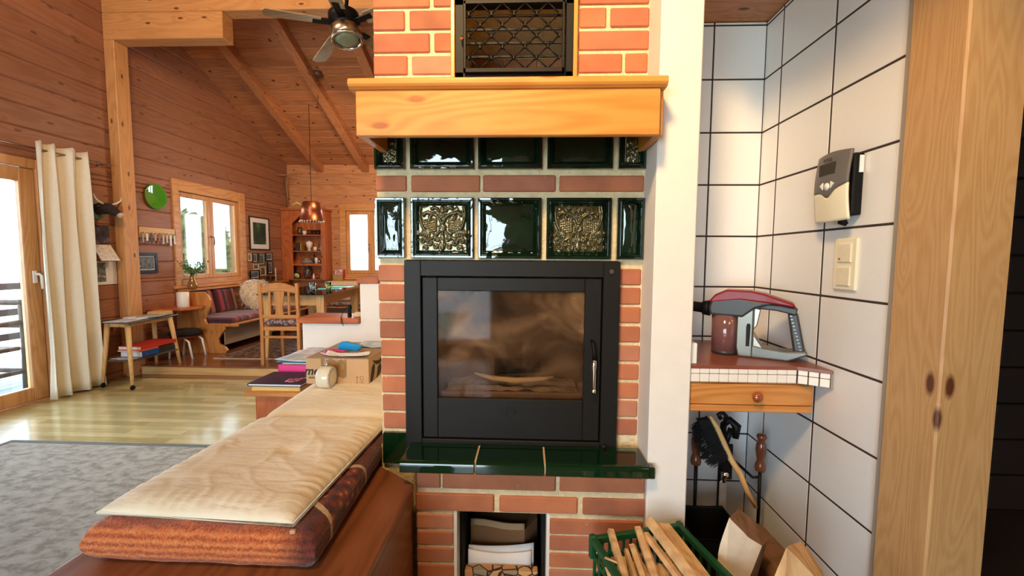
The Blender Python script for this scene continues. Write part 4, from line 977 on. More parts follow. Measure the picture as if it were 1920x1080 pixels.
# ================================================================== along the left wall
# curtain and rod
t = thing('curtain_rod', 'thin metal curtain rod above the balcony door', 'rod', (XL, 2.8, 2.22))
b = MB(); b.tube([(XL+.11, 1.3, 2.205), (XL+.11, 4.15, 2.205)], .008, 8); b.build('rod', STEEL, t)
for y in (1.5, 4.12):
    b = MB(); b.tube([(XL, y, 2.205), (XL+.11, y, 2.205)], .006, 6); b.lathe([(.018, 0), (.018, .006)], (XL, y, 2.205), 'X', 10); b.build('bracket', STEEL, t)
t = thing('curtain', 'cream full-length curtain gathered beside the balcony door', 'curtain', (XL+.11, 3.68, .02))
def cur(u, v):
    z = .02+2.245*v; s = u*PI*2*3.4+.9*math.sin(u*5)
    y = 3.47+.42*u*(1+.10*(1-v))+.012*math.sin(s*2+1); 
    x = XL+.115+.055*math.sin(s+.8*math.sin(3*v))*(1-.25*v)+.008*math.sin(7*v+u*9)
    return (x, y-.02*(1-v), z+.012*math.sin(s)*v)
b = MB(); b.grid(cur, 110, 24)
CUR = flat('cream_curtain_linen', (236, 228, 210), noise=.03, scale=40, bump=.15, bscale=300, rough=.9)
b.build('cloth', CUR, t, solid=.003)

# cow head trophy
t = thing('cow_head', 'small dark cow head ornament with white horns on a green round plaque', 'ornament', (XL, 4.08, 1.75))
b = MB(); b.lathe([(0, 0), (.10, 0), (.10, .012), (.085, .02), (.0, .02)], (XL, 4.06, 1.755), 'X', 24); b.build('plaque', flat('grey_green_paint', (104, 132, 116), noise=.1, rough=.6), t)
b = MB(); FUR = flat('dark_hide', (46, 34, 28), noise=.3, scale=30, rough=.9, bump=.5)
b.tube([(XL+.015, 4.06, 1.755), (XL+.06, 4.075, 1.77), (XL+.11, 4.10, 1.765), (XL+.15, 4.115, 1.735), (XL+.19, 4.13, 1.705)], [.055, .06, .055, .040, .028], 12); b.build('head', FUR, t)
b = MB(); b.tube([(XL+.175, 4.123, 1.715), (XL+.20, 4.132, 1.698), (XL+.208, 4.136, 1.692)], [.030, .030, .016], 10); b.build('muzzle', flat('pink_grey_muzzle', (206, 180, 160), rough=.6), t)
for s in (-1, 1):
    b = MB(); b.tube([(XL+.09, 4.10+s*.045, 1.81), (XL+.09, 4.10+s*.09, 1.83), (XL+.10, 4.10+s*.13, 1.86), (XL+.10, 4.10+s*.14, 1.90)], [.012, .010, .008, .003], 8); b.build('horn', flat('horn_white', (232, 222, 204), rough=.4), t)
    b = MB(); b.tube([(XL+.08, 4.10+s*.045, 1.79), (XL+.08, 4.10+s*.08, 1.785), (XL+.085, 4.10+s*.11, 1.775)], [.008, .018, .004], 8); b.build('ear', FUR, t)
# calendars
DKP = printmat('dark_landscape_print', [(28, 28, 44), (60, 54, 70), (110, 104, 116)], 16)
DKP2 = printmat('mountain_print', [(40, 50, 62), (120, 130, 140), (60, 70, 60), (190, 190, 190)], 18)
def wallsheet_y(name, label, cat, y0, y1, z0, z1, mat, x=XL, th=.004, extra=None, frame=None, group=None, mat_board=None):
    """flat thing hanging on the left wall"""
    t = thing(name, label, cat, (x, (y0+y1)/2, z0), 0, group)
    if frame:
        b = MB(); w_ = frame[1]
        b.box(x, x+.018, y0, y0+w_, z0, z1, c=.002); b.box(x, x+.018, y1-w_, y1, z0, z1, c=.002); b.box(x, x+.018, y0+w_, y1-w_, z0, z0+w_, c=.002); b.box(x, x+.018, y0+w_, y1-w_, z1-w_, z1, c=.002)
        b.build('frame', frame[0], t); q = w_-.002
    else: q = 0
    if mat_board:
        b = MB(); b.box(x+.004, x+.007, y0+q, y1-q, z0+q, z1-q, c=0); b.build('mount', PAPER, t); q2 = q+mat_board
        b = MB(); b.box(x+.006, x+.009, y0+q2, y1-q2, z0+q2, z1-q2, c=0); b.build('picture', mat, t)
    else:
        b = MB(); b.box(x+.002, x+.002+th, y0+q, y1-q, z0+q, z1-q, c=0); b.build('picture' if frame else 'sheet', mat, t)
    return t
wallsheet_y('calendar', 'dark night-picture calendar with a white clip, topmost on the wall beside the curtain', 'calendar', 3.985, 4.185, 1.415, 1.605, DKP)
t = thing('calendar_pad', 'white monthly calendar sheet tilting out below the dark picture', 'calendar', (XL, 4.09, 1.24))
b = MB(); b.faces([(XL+.004, 4.0, 1.405), (XL+.004, 4.19, 1.405), (XL+.10, 4.19, 1.245), (XL+.10, 4.0, 1.245), (XL+.001, 4.0, 1.405), (XL+.001, 4.19, 1.405), (XL+.094, 4.19, 1.243), (XL+.094, 4.0, 1.243)], [(0, 1, 2, 3), (4, 5, 6, 7), (0, 1, 5, 4), (2, 3, 7, 6), (1, 2, 6, 5), (0, 3, 7, 4)]); b.build('sheet', printmat('calendar_grid', [(236, 232, 226), (226, 222, 216), (180, 176, 170)], 45), t)
wallsheet_y('calendar', 'wall calendar with a grey mountain picture, lowest on the wall beside the curtain', 'calendar', 3.93, 4.235, 1.0, 1.235, PAPER, th=.003)
b = MB(); b.box(XL+.005, XL+.007, 3.93, 4.12, 1.03, 1.225, c=0); tag(b.build('landscape_print', DKP2), 'grey mountain picture pasted on the lowest wall calendar', 'picture')
# green round plate
t = thing('wall_plate', 'shiny round green plate hanging on the log wall right of the post', 'plate', (XL, 4.73, 1.98))
b = MB(); b.lathe([(0, .005), (.12, .008), (.143, .022), (.146, .026), (.143, .028), (.12, .016), (0.0001, .012)], (XL+.0, 4.735, 1.98), 'X', 36); b.build('plate', flat('glossy_green_enamel', (70, 150, 40), noise=.08, scale=8, rough=.06, coat=.8), t)
# key rack
t = thing('key_rack', 'narrow wooden rack hung with silver keys and tags, left of the dining window', 'rack', (XL, 4.76, 1.58))
b = MB(); b.box(XL, XL+.02, 4.50, 4.985, 1.50, 1.62, c=.003); b.build('board', LIGHTW['Y'], t)
for k in range(9):
    y = 4.53+k*.052; b = MB(); b.tube([(XL+.02, y, 1.555), (XL+.045, y, 1.55), (XL+.045, y, 1.565)], .003, 5); b.build('hook', STEEL, t)
ORD = ['first', 'second', 'third', 'fourth', 'fifth', 'sixth', 'seventh', 'eighth', 'last']; KN = ['dull metal key', 'white paper key tag', 'dark grey key fob', 'shiny silver key', 'copper-coloured key', 'dull metal key', 'shiny silver key', 'white paper key tag', 'dull metal key']
KL = [f'{n} hanging {o} from the left on the narrow wall rack' for n, o in zip(KN, ORD)]
cols = [STEEL, PAPER, DGREY, CHROME, COPPER, STEEL, CHROME, PAPER, STEEL]
for k in range(9):
    y = 4.53+k*.052; h = .06+.06*R(); b = MB(); b.box(XL+.03, XL+.036, y-.013, y+.013, 1.53-h, 1.545, c=.002); b.tube([(XL+.035, y+.01*math.cos(a), 1.547+.01*math.sin(a)) for a in [i*PI/4 for i in range(8)]], .0015, 4, closed=True)
    tag(b.build('key_tag', cols[k]), KL[k], 'key', 'keys on the wall rack')
wallsheet_y('framed_picture', 'small winter picture in a dark blue frame under the key rack', 'picture', 4.45, 4.72, 1.10, 1.33, DKP2, frame=(flat('navy_frame', (24, 44, 70), rough=.4), .035), mat_board=.012)
# pictures to the right of the window
GRN = printmat('green_figure_print', [(30, 44, 36), (50, 66, 48), (110, 150, 50)], 6)
wallsheet_y('framed_picture', 'large framed green and dark figure picture beside the dining window', 'picture', 6.36, 6.86, 1.40, 1.925, GRN, frame=(DARKW['Z'], .018), mat_board=.075)
FR = [(6.30, 6.39, 1.22, 1.345, LIGHTW['Z'], 'tiny pale framed photo, leftmost of the small frames under the large picture'), (6.41, 6.53, 1.20, 1.35, DARKW['Z'], 'small brown framed photo, second from the left under the large picture'),
      (6.56, 6.71, 1.16, 1.345, GRN, 'small green framed photo under the middle of the large picture'), (6.74, 6.92, 1.23, 1.36, DARKW['Z'], 'small dark landscape-format photo in a white mount, right end of the upper small row'),
      (6.42, 6.56, 1.08, 1.185, LIGHTW['Z'], 'small pale framed photo in the middle row of small frames'), (6.34, 6.56, .945, 1.075, BLACK, 'small black framed photo with white mount, lowest left of the small frames'),
      (6.59, 6.73, .98, 1.14, LIGHTW['Z'], 'narrow framed photo directly left of the tall narrow one'), (6.78, 6.92, 1.01, 1.21, BLACK, 'tall narrow black framed photo next to the corner cabinet')]
for y0, y1, z0, z1, f_, lb in FR: wallsheet_y('framed_photo', lb, 'picture', y0, y1, z0, z1, DKP2, frame=(f_, .010), mat_board=.016, group='small framed photos beside the corner cabinet')

# trolley
t = thing('serving_trolley', 'two-tier wheeled trolley table with splayed beech legs against the left wall', 'trolley', (-4.03, 4.2, 0))
TT = flat('grey_laminate', (86, 84, 80), noise=.06, rough=.25)
b = MB(); b.prism([(-4.29, 3.93), (-3.86, 3.86), (-3.93, 4.52), (-4.19, 4.54), (-4.19, 4.22), (-4.29, 4.22)], .632, .646, 'XY'); b.build('table_top', TT, t, bev=.003)
b = MB(); b.box(-4.17, -3.96, 3.94, 4.46, .592, .631, c=.003); b.build('apron', LIGHTW['Y'], t)
b = MB(); b.box(-4.17, -3.88, 3.90, 4.44, .255, .268, c=.003); b.build('shelf', TT, t)
for (x0, y0, x1, y1) in ((-3.915, 3.91, -3.81, 3.82), (-3.95, 4.43, -3.885, 4.475), (-4.15, 3.94, -4.17, 3.88), (-4.14, 4.44, -4.17, 4.48)):
    b = MB(); b.tube([(x0, y0, .632), ((x0+x1)/2, (y0+y1)/2, .34), (x1, y1, .05)], [.024, .019, .014], 8); lg = b.build('leg', LIGHTW['Z'], t)
    b = MB(); b.lathe([(.0, -.009), (.021, -.009), (.024, 0), (.021, .009), (0, .009)], (x1, y1, .024), 'X', 14); b.cyl((x1, y1, .03), (x1, y1, .055), .008, n=8); b.build('caster', BLACK, lg)
sheet('magazine', 'pale magazine lying at the near end of the trolley top', 'magazine', -4.03, 4.02, .647, .22, .29, .15, MAPM, .002, .004)
sheet('paper_stack', 'stack of white letters on the middle of the trolley top', 'paper', -4.04, 4.22, .647, .20, .27, -.2, PAPER, .004, .012)
sheet('magazine', 'grey printed magazine on the middle of the trolley top, over the letters', 'magazine', -3.99, 4.30, .661, .21, .28, .3, printmat('grey_print', [(230, 230, 232), (150, 154, 160), (210, 212, 216)], 20), .003, .004)
b = MB(); b.box(-4.12, -3.97, 4.34, 4.50, .647, .69, c=.003); b.box(-4.115, -3.975, 4.345, 4.495, .69, .693, c=.001)
tag(b.build('wooden_box', LIGHTW['Y']), 'shallow pale wooden box at the far end of the trolley top', 'box')
book('ring_binder', 'dark grey ring binder on the trolley shelf, under the red folder at the far end', 'binder', (-4.16, -3.91, 4.20, 4.44, .268, .31), DGREY, rz=PI)
book('book', 'book with silver-grey cover lying on the dark binder on the trolley shelf', 'book', (-4.15, -3.91, 4.20, 4.43, .31, .335), SILVER, rz=PI)
BLUEB = flat('blue_binder_card', (20, 70, 140), noise=.03, rough=.4)
REDB = flat('red_folder_card', (190, 48, 34), noise=.05, rough=.5)
sheet('newspaper', 'flat newspaper on the near end of the trolley shelf', 'newspaper', -4.01, 4.02, .269, .24, .20, 0, printmat('grey_print', [], 1), .002, .008)
t = book('ring_binder', 'blue ring binder with spine facing the room on the trolley shelf', 'binder', (-4.10, -3.87, 4.0, 4.19, .279, .335), BLUEB, rz=PI)
b = MB(); b.lathe([(.010, 0), (.010, .001), (0, .001)], (-.117, .05, .028), 'X', 12); b.build('finger_ring', STEEL, t, world=False)
book('folder', 'orange folder lying on the blue binder on the trolley shelf', 'folder', (-4.11, -3.88, 3.98, 4.20, .335, .350), flat('orange_card', (206, 100, 50), rough=.5), rz=PI)
book('folder', 'thick red folder, topmost on the trolley shelf', 'folder', (-4.12, -3.88, 4.0, 4.42, .350, .385), REDB, rz=PI)
# round ledge with white lamp beside the bench
t = thing('paper_roll', 'white cylindrical kitchen roll on the wooden ledge beside the bench end', 'roll', (-4.14, 4.78, .70))
b = MB(); b.lathe([(.0, 0), (.058, 0), (.060, .004), (.060, .176), (.056, .18), (.02, .18), (.02, .17), (.0001, .17)], (-4.10, 4.80, .69), 'Z', 24); b.build('roll', WHITEP, t)
b = MB(); b.prism([(-4.33, 4.55), (-3.98, 4.62), (-3.90, 4.80), (-3.96, 4.952), (-4.33, 4.952)], .665, .69, 'XY'); tag(b.build('wall_ledge', CABW['X'], bev=.004), 'small wooden shelf at the bench end carrying the white roll', 'shelf')
# stool under the trolley
t = thing('stool', 'low stool with white tubular legs and dark fur seat behind the trolley', 'stool', (-4.0, 4.78, .1))
b = MB(); b.lathe([(0, .36), (.14, .36), (.165, .375), (.17, .40), (.14, .425), (0.0001, .43)], (-4.06, 4.76, 0), 'Z', 20); b.build('seat', flat('black_fur', (30, 22, 20), noise=.4, scale=60, rough=1, bump=1), t)
b = MB(); b.lathe([(0, .345), (.15, .345), (.15, .36), (0, .36)], (-4.06, 4.76, 0), 'Z', 20); b.build('seat_base', flat('red_seat_edge', (130, 30, 24), rough=.5), t)
for s in (-1, 1):
    b = MB(); b.tube([(-4.18, 4.76+s*.10, .10), (-4.16, 4.76+s*.10, .30), (-4.12, 4.76+s*.10, .345), (-4.0, 4.76+s*.10, .345), (-3.94, 4.76+s*.10, .30), (-3.90, 4.76+s*.10, .10)], .011, 8); b.build('leg_frame', WHITEP, t)

# ================================================================== dining corner
ZP = .10
t = thing('corner_bench', 'carved pine corner bench along the left wall under the dining window', 'bench', (-4.0, 6.0, ZP))
prof = [(-4.325, ZP), (-3.725, ZP), (-3.70, .14), (-3.73, .18), (-3.80, .22), (-3.81, .28), (-3.77, .34), (-3.72, .40), (-3.72, .435), (-3.56, .435), (-3.56, .465), (-3.95, .465), (-3.975, .52), (-3.94, .60), (-3.90, .68), (-3.89, .76), (-3.92, .82), (-3.97, .855), (-4.325, .855)]
b = MB(); b.prism(prof, 4.952, 4.985, 'XZ'); b.build('end_panel', OAK['Z'], t, bev=.004)
b = MB(); b.box(-4.32, -3.63, 4.985, 7.2, .44, .465, c=.004); b.box(-3.60, -2.0, 6.85, 7.43, .44, .465, c=.004); b.build('seat_board', OAK['Y'], t)
b = MB(); b.box(-3.76, -3.745, 4.985, 6.85, .20, .44, c=.002); b.box(-3.745, -2.0, 6.95, 6.965, .20, .44, c=.002); b.build('seat_skirt', flat('grey_skirt_board', (150, 128, 104), noise=.05, rough=.5), t)  # skirt boards in one plain grey-brown tone
b = MB(); b.box(-4.325, -4.29, 4.985, 7.4, .465, .86, c=.004); b.box(-3.6, -2.0, 7.40, 7.435, .465, .86, c=.004); b.build('back_board', OAK['Y'], t)
b = MB(); b.box(-4.326, -4.20, 4.985, 7.19, .86, .885, c=.004); b.box(-3.50, -2.0, 7.33, 7.44, .86, .885, c=.004); b.build('top_rail', OAK['Y'], t)
for x, y in ((-3.9, 7.0), (-2.6, 6.99), (-2.05, 6.99)):
    b = MB(); b.box(x-.02, x+.02, y, y+.25, ZP, .44, c=.003); b.build('support', OAK['Z'], t)
def striped():
    m, N, L, b = newmat('striped_plum_cushion'); setp(b, rough=.9, sheen=.3)
    tc = N.new('ShaderNodeTexCoord'); sp = N.new('ShaderNodeSeparateXYZ'); L.new(tc.outputs['Object'], sp.inputs[0])
    fr = math_(N, L, 'FRACT', math_(N, L, 'MULTIPLY', sp.outputs['Y'], 2.3))
    r = N.new('ShaderNodeValToRGB'); r.color_ramp.interpolation = 'CONSTANT'; L.new(fr, r.inputs[0]); e = r.color_ramp.elements
    S = [(0, (96, 18, 34)), (.16, (44, 28, 52)), (.24, (150, 96, 50)), (.34, (134, 30, 40)), (.5, (70, 16, 36)), (.66, (150, 36, 52)), (.8, (38, 26, 50)), (.9, (120, 60, 46))]
    while len(e) < len(S): e.new(.5)
    for i, (p, c) in enumerate(S): e[i].position = p; e[i].color = lin(*c)
    L.new(r.outputs[0], b.inputs['Base Color']); return m
STR = striped()
GF = 'striped plum cushions on the corner bench'
for i, (y0, y1, lb) in enumerate(((5.0, 5.86, 'striped plum seat cushion on the bench, nearest the carved end panel'), (5.88, 6.80, 'striped plum seat cushion on the bench, further from the carved end panel'))):
    b = MB(); slab(b, [(-4.27, y0), (-3.66, y0), (-3.66, y1), (-4.27, y1)], .464, .535, 10, 14, rim=.05); tag(b.build('seat_cushion', STR), lb, 'cushion', GF)
for i, (y0, y1) in enumerate(((5.02, 5.42), (5.44, 5.84))):
    b = MB(); b.M = Matrix.Translation((-4.20, 0, .53)) @ Matrix.Rotation(math.radians(78), 4, 'Y') @ Matrix.Translation((0, 0, 0))
    slab(b, [(-.33, y0), (0.0, y0), (0.0, y1), (-.33, y1)], -.04, .05, 8, 10, rim=.05)
    tag(b.build('back_cushion', STR), ('striped plum back cushion leaning on the bench back beside the end panel', 'striped plum back cushion beside the shaggy cushion')[i], 'cushion', GF)
# shaggy cushion
t = thing('shaggy_cushion', 'cream shaggy fur cushion leaning on the dining bench', 'cushion', (-4.1, 6.02, .54))
b = MB()
FURW = flat('cream_shaggy_fur', (214, 198, 176), noise=.15, scale=30, rough=.95)
cN = Vector((-4.02, 6.05, .73)); axn = Vector((.90, -.30, .32)).normalized(); ua = axn.cross(Vector((0, 0, 1))).normalized(); va = axn.cross(ua)
V_ = []
for i in range(900):
    a, r_ = R()*2*PI, math.sqrt(R()); su, sv = .25*r_*math.cos(a)*1.15, .22*r_*math.sin(a)*1.15
    su, sv = max(-.24, min(.24, su)), max(-.21, min(.21, sv))
    s = 1 if R() < .8 else -1
    base = cN+ua*su+va*sv+axn*s*.07*(1-r_**2)**.5
    d = (axn*s*.6+Vector((R()-.5, R()-.5, R()-.7))*1.2+ua*su*2+va*sv*2).normalized()*.045
    w_ = d.orthogonal().normalized()*.007
    b.faces([base-w_, base+w_, base+d+Vector((0, 0, -.015))], [(0, 1, 2)])
b.build('fur', FURW, t)
b = MB(); b.grid(lambda u, v: tuple(cN+ua*.25*(math.cos(2*PI*u))*math.sin(PI*v)*(1.1)+va*.22*math.sin(2*PI*u)*math.sin(PI*v)*1.1+axn*.075*math.cos(PI*v)), 20, 10, closed_u=True); b.build('cover', FURW, t)
# vase with plant on the bench back
t = thing('vase_of_flowers', 'clear glass vase with green sprigs on the bench end by the window', 'vase', (-4.20, 5.06, .886))
b = MB(); b.lathe([(.035, 0), (.05, .01), (.055, .05), (.035, .11), (.024, .14), (.034, .17), (.032, .17), (.021, .14), (.03, .11), (.05, .05), (.045, .015), (0, .012)], (-4.20, 5.07, .886), 'Z', 18); b.build('glass_vase', flat('bronze_glass', (170, 130, 80), noise=.2, scale=40, rough=.08, metal=.5), t)
b = MB()
for i in range(26):
    a = R()*6.28; l = .12+.16*R(); p0 = Vector((-4.20, 5.07, 1.04)); p1 = p0+Vector((math.cos(a)*l*.5+.03, math.sin(a)*l*.8, l*.75)); b.tube([p0, (p0+p1)/2+Vector((0, 0, .03)), p1], .0018, 4)
    for j in range(9):
        q = p0.lerp(p1, .45+.6*R())+Vector((R()-.5, R()-.5, R()-.5))*.05; u = Vector((R()-.5, R()-.5, R()-.5)).normalized()*.014; v = u.orthogonal().normalized()*.008; b.face([q-u, q+v, q+u, q-v])
b.build('sprigs', flat('leaf_green', (84, 116, 60), noise=.2, scale=20, rough=.7), t)
# table
th_ = math.radians(7)
t = thing('dining_table', 'pale wood dining table with glass top in the dining corner', 'table', (-2.85, 5.5, ZP), th_)
b = MB(); b.prism([(-.36, -.76), (.36, -.76), (.385, -.73), (.385, .80), (-.385, .80), (-.385, -.73)], .735, .752, 'XY'); b.build('table_top', flat('grey_green_tabletop', (120, 134, 122), noise=.05, rough=.15, coat=.4), t, world=False, bev=.002)
b = MB(); b.prism([(-.37, -.77), (.37, -.77), (.395, -.74), (.395, .81), (-.395, .81), (-.395, -.74)], .7525, .760, 'XY'); b.build('glass_plate', glassm('table_glass', (196, 228, 222), tint=.14), t, world=False)
b = MB()
for d in ((-.30, .30, -.68, -.66), (-.30, .30, .68, .70), (-.32, -.30, -.68, .70), (.30, .32, -.68, .70)): b.box(*d, .62, .735, c=.002)
b.build('apron', LIGHTW['X'], t, world=False)
for sx in (-1, 1):
    for sy in (-1, 1):
        b = MB(); x, y = sx*.30, sy*.66
        b.faces([(x-.05, y-.045, .735), (x+.05, y-.045, .735), (x+.05, y+.045, .735), (x-.05, y+.045, .735), (x-.03+sx*.03, y-.03+sy*.03, 0), (x+.03+sx*.03, y-.03+sy*.03, 0), (x+.03+sx*.03, y+.03+sy*.03, 0), (x-.03+sx*.03, y+.03+sy*.03, 0)], [(0, 1, 2, 3), (4, 5, 6, 7), (0, 1, 5, 4), (1, 2, 6, 5), (2, 3, 7, 6), (3, 0, 4, 7)])
        b.build('leg', LIGHTW['Z'], t, world=False, bev=.005)
ZTB = .8605
def tumbler(name, label, x, y, fill, h=.125, r=.036, z=ZTB):
    t = thing(name, label, 'glass', (x, y, z))
    b = MB(); b.lathe([(0, 0), (r*.8, 0), (r, h), (r-.003, h), (r*.8-.003, .008), (0.0001, .008)], (x, y, z), 'Z', 18); b.build('tumbler', CLEAR, t)
    b = MB(); b.lathe([(r*.80, .012), (r*.93, h*.6), (r*.91, h*.6), (r*.78, .012)], (x, y, z), 'Z', 14); b.build('printed_pattern', fill, t)
tumbler('drinking_glass', 'drinking glass with pale blue pattern on the dining table, the left of the two', -2.62, 4.98, flat('pale_blue_print_glass', (190, 214, 232), noise=.3, scale=40, rough=.2))
tumbler('drinking_glass', 'drinking glass with green lime pattern on the dining table, the right of the two', -2.48, 5.10, flat('lime_print_glass', (170, 210, 110), noise=.4, scale=35, rough=.2))
sheet('magazine', 'turquoise magazine lying on the right end of the dining table', 'magazine', -2.72, 5.62, ZTB, .30, .24, .4, flat('turquoise_print', (70, 196, 210), noise=.1, scale=12, rough=.3), .001, .003)
sheet('paper_sheet', 'mint green sheet on the far right of the dining table', 'paper', -2.74, 6.02, ZTB, .30, .24, .1, flat('mint_print', (130, 226, 200), noise=.05, rough=.4), .001, .002)
# chair
t = thing('dining_chair', 'honey-coloured wooden chair with slatted back and patterned seat, seen from behind', 'chair', (-2.73, 4.66, ZP), math.radians(3))
for s in (-1, 1):
    b = MB(); x = s*.20
    b.prism([(-.22, 0), (-.185, 0), (-.175, .42), (-.20, .91), (-.235, .91), (-.215, .42)], x-.017, x+.017, 'YZ'); b.build('rear_leg', OAK['Z'], t, world=False, bev=.004)
    b = MB(); b.prism([(.18, 0), (.205, 0), (.215, .43), (.175, .43)], s*.19-.018, s*.19+.018, 'YZ'); b.build('leg', OAK['Z'], t, world=False, bev=.004)
b = MB(); b.prism([(-.19, .80)]+[(-.19+.38*i/12, .86+.055*math.sin(PI*i/12)) for i in range(13)]+[(.19, .80)]+[(.19-.38*i/12, .80+.022*math.sin(PI*i/12)) for i in range(1, 12)], -.225, -.203, 'XZ'); b.build('top_rail', OAK['X'], t, world=False, bev=.003)
b = MB(); b.box(-.185, .185, -.215, -.195, .52, .56, c=.003); b.build('lower_rail', OAK['X'], t, world=False)
b = MB(); b.prism([(-.045, .555), (.045, .555), (.035, .64), (.05, .74), (.06, .83), (-.06, .83), (-.05, .74), (-.035, .64)], -.217, -.203, 'XZ'); b.build('splat', OAK['Z'], t, world=False, bev=.002)
for s in (-1, 1):
    b = MB(); b.box(s*.105-.012, s*.105+.012, -.216, -.203, .555, .825, c=.002); b.build('slat', OAK['Z'], t, world=False)
b = MB(); b.box(-.205, .205, -.205, .215, .385, .43, c=.003); b.build('seat_frame', OAK['X'], t, world=False)
KIL = printmat('patterned_kilim', [(70, 30, 34), (180, 160, 150), (90, 40, 44), (60, 70, 90), (200, 184, 170)], 26)
b = MB(); slab(b, [(-.185, -.195), (.185, -.195), (.20, .205), (-.20, .205)], .425, .505, 8, 8, rim=.05); b.build('seat_cushion', KIL, t, world=False)
b = MB(); b.box(-.19, .19, -.205, -.185, .30, .325, c=.003); b.build('stretcher', OAK['X'], t, world=False)
# second stool-bench cushions on the far bench
for i, (x0, x1) in enumerate(((-3.55, -2.9), (-2.86, -2.2))):
    b = MB(); slab(b, [(x0, 6.88), (x1, 6.88), (x1, 7.36), (x0, 7.36)], .464, .53, 8, 8, rim=.05); tag(b.build('seat_cushion', KIL), ('patterned seat cushion on the far bench, left of the two under the back window', 'patterned seat cushion on the far bench, right of the two under the back window')[i], 'cushion', 'patterned cushions on the far bench')
b = MB(); b.M = Matrix.Translation((-3.3, 7.22, .70)) @ Matrix.Rotation(1.2, 4, 'X'); slab(b, [(-.3, -.18), (.3, -.18), (.3, .18), (-.3, .18)], -.06, .06, 10, 8, rim=.08, disp=lambda u, v, s: .012*nz3(u*9, v*9, s)); tag(b.build('back_cushion', FURW), 'pale fleecy cushion on the far bench behind the table', 'cushion')
t = thing('dining_rug', 'brown and cream patterned rug on the raised dining floor', 'rug', (-3.2, 5.3, ZP))
b = MB(); b.prism([(-3.66, 4.70), (-2.1, 4.74), (-2.1, 6.5), (-3.70, 6.5)], ZP, ZP+.008, 'XY'); b.build('pile', rugmat('brown_dining_rug', (120, 88, 70), (176, 150, 124), (72, 46, 36), 14), t)
b = MB(); b.prism([(-3.67, 4.675), (-2.1, 4.715), (-2.1, 4.745), (-3.67, 4.705)], ZP, ZP+.009, 'XY'); b.build('border', flat('cream_rug_edge', (206, 178, 150), noise=.1, rough=.9), t)
# corner cabinet
cab = thing('corner_cabinet', 'reddish-brown open-fronted corner cupboard full of glassware', 'cabinet', (-3.95, 7.3, .886))
Y0c, Y1c = 7.20, 7.44
b = MB()
b.box(-4.325, -4.13, Y0c, Y0c+.022, .888, 2.10, c=.002); b.box(-3.62, -3.54, Y0c, Y0c+.022, .888, 2.10, c=.002); b.box(-4.13, -3.62, Y0c, Y0c+.022, 2.01, 2.10, c=.002); b.box(-4.13, -3.62, Y0c, Y0c+.022, 1.14, 1.18, c=.002)
b.faces([(-4.13, Y0c+.002, 2.012), (-3.98, Y0c+.002, 2.012), (-4.13, Y0c+.002, 1.87), (-4.13, Y0c+.02, 2.012), (-3.98, Y0c+.02, 2.012), (-4.13, Y0c+.02, 1.87)], [(0, 1, 2), (3, 4, 5), (1, 2, 5, 4)])
b.build('face_frame', CABW['Z'], cab)
b = MB(); b.box(-3.56, -3.54, Y0c+.022, Y1c, .888, 2.10, c=.002); b.box(-4.325, -3.56, Y1c-.01, Y1c, .888, 2.10, c=0); b.box(-4.325, -4.31, Y0c+.022, Y1c-.01, .888, 2.10, c=0); b.build('carcass', CABW['Z'], cab)
b = MB(); b.box(-4.328, -3.52, Y0c-.025, Y1c, 2.10, 2.13, c=.006); b.build('cornice', CABW['X'], cab)
for z in (1.165, 1.385, 1.665):
    b = MB(); b.box(-4.31, -3.565, Y0c+.024, Y1c-.01, z, z+.016, c=.001); b.build('shelf', CABW['X'], cab)
b = MB(); b.box(-4.31, -3.56, Y0c+.02, Y1c-.01, .887, .9, c=.001); b.build('shelf', CABW['X'], cab)
b = MB(); b.lathe([(.008, 0), (.012, -.015), (0, -.02)], (-3.605, Y0c, 1.30), 'Y', 10); b.build('knob', STEEL, cab)
CER = flat('white_ceramic', (232, 226, 214), noise=.02, rough=.2)
def pot(name, label, cat, x, y, z, prof, mat, group=None):
    b = MB(); b.lathe(prof, (x, y, z), 'Z', 14); return tag(b.build(name, mat), label, cat, group)
gl = [(.0, 0), (.022, 0), (.026, .085), (.023, .085), (.019, .006), (.0001, .006)]
for k in range(5): pot('drinking_glass', 'small glass in the row on the top cupboard shelf', 'glass', -3.88+k*.058, 7.30, 1.682, gl, CLEAR, 'glasses on the top cupboard shelf')
pot('glass_jug', 'rounded glass jug at the left of the top cupboard shelf', 'jug', -4.05, 7.31, 1.682, [(0, 0), (.035, 0), (.05, .05), (.035, .11), (.04, .13), (.036, .13), (.03, .11), (.0001, .01)], CLEAR)
pot('cup', 'pale cup on the top cupboard shelf between the jug and the glasses', 'cup', -3.96, 7.30, 1.682, [(0, 0), (.025, 0), (.034, .07), (.03, .07), (.02, .006), (.0001, .006)], CER)
b = MB(); b.box(-4.10, -4.08, 7.24, 7.38, 1.402, 1.54, c=.002); b.box(-4.077, -4.03, 7.24, 7.38, 1.402, 1.53, c=.002); tag(b.build('tin_box', DGREY), 'dark tin at the left of the middle cupboard shelf', 'tin')
b = MB(); b.box(-4.02, -3.99, 7.24, 7.36, 1.402, 1.53, c=.003); tag(b.build('brass_tin', flat('brass', (190, 160, 90), metal=.7, rough=.3)), 'narrow brass-coloured tin on the middle cupboard shelf', 'tin')
pot('lidded_bowl', 'white lidded porcelain bowl on a foot, middle cupboard shelf', 'bowl', -3.88, 7.30, 1.402, [(0, 0), (.03, 0), (.02, .05), (.045, .07), (.058, .15), (.03, .165), (.008, .17), (.008, .185), (0, .185)], CER)
pot('mug', 'small white mug on the middle cupboard shelf', 'mug', -3.77, 7.29, 1.402, [(0, 0), (.022, 0), (.03, .03), (.03, .07), (.026, .07), (.02, .01), (.0001, .01)], CER)
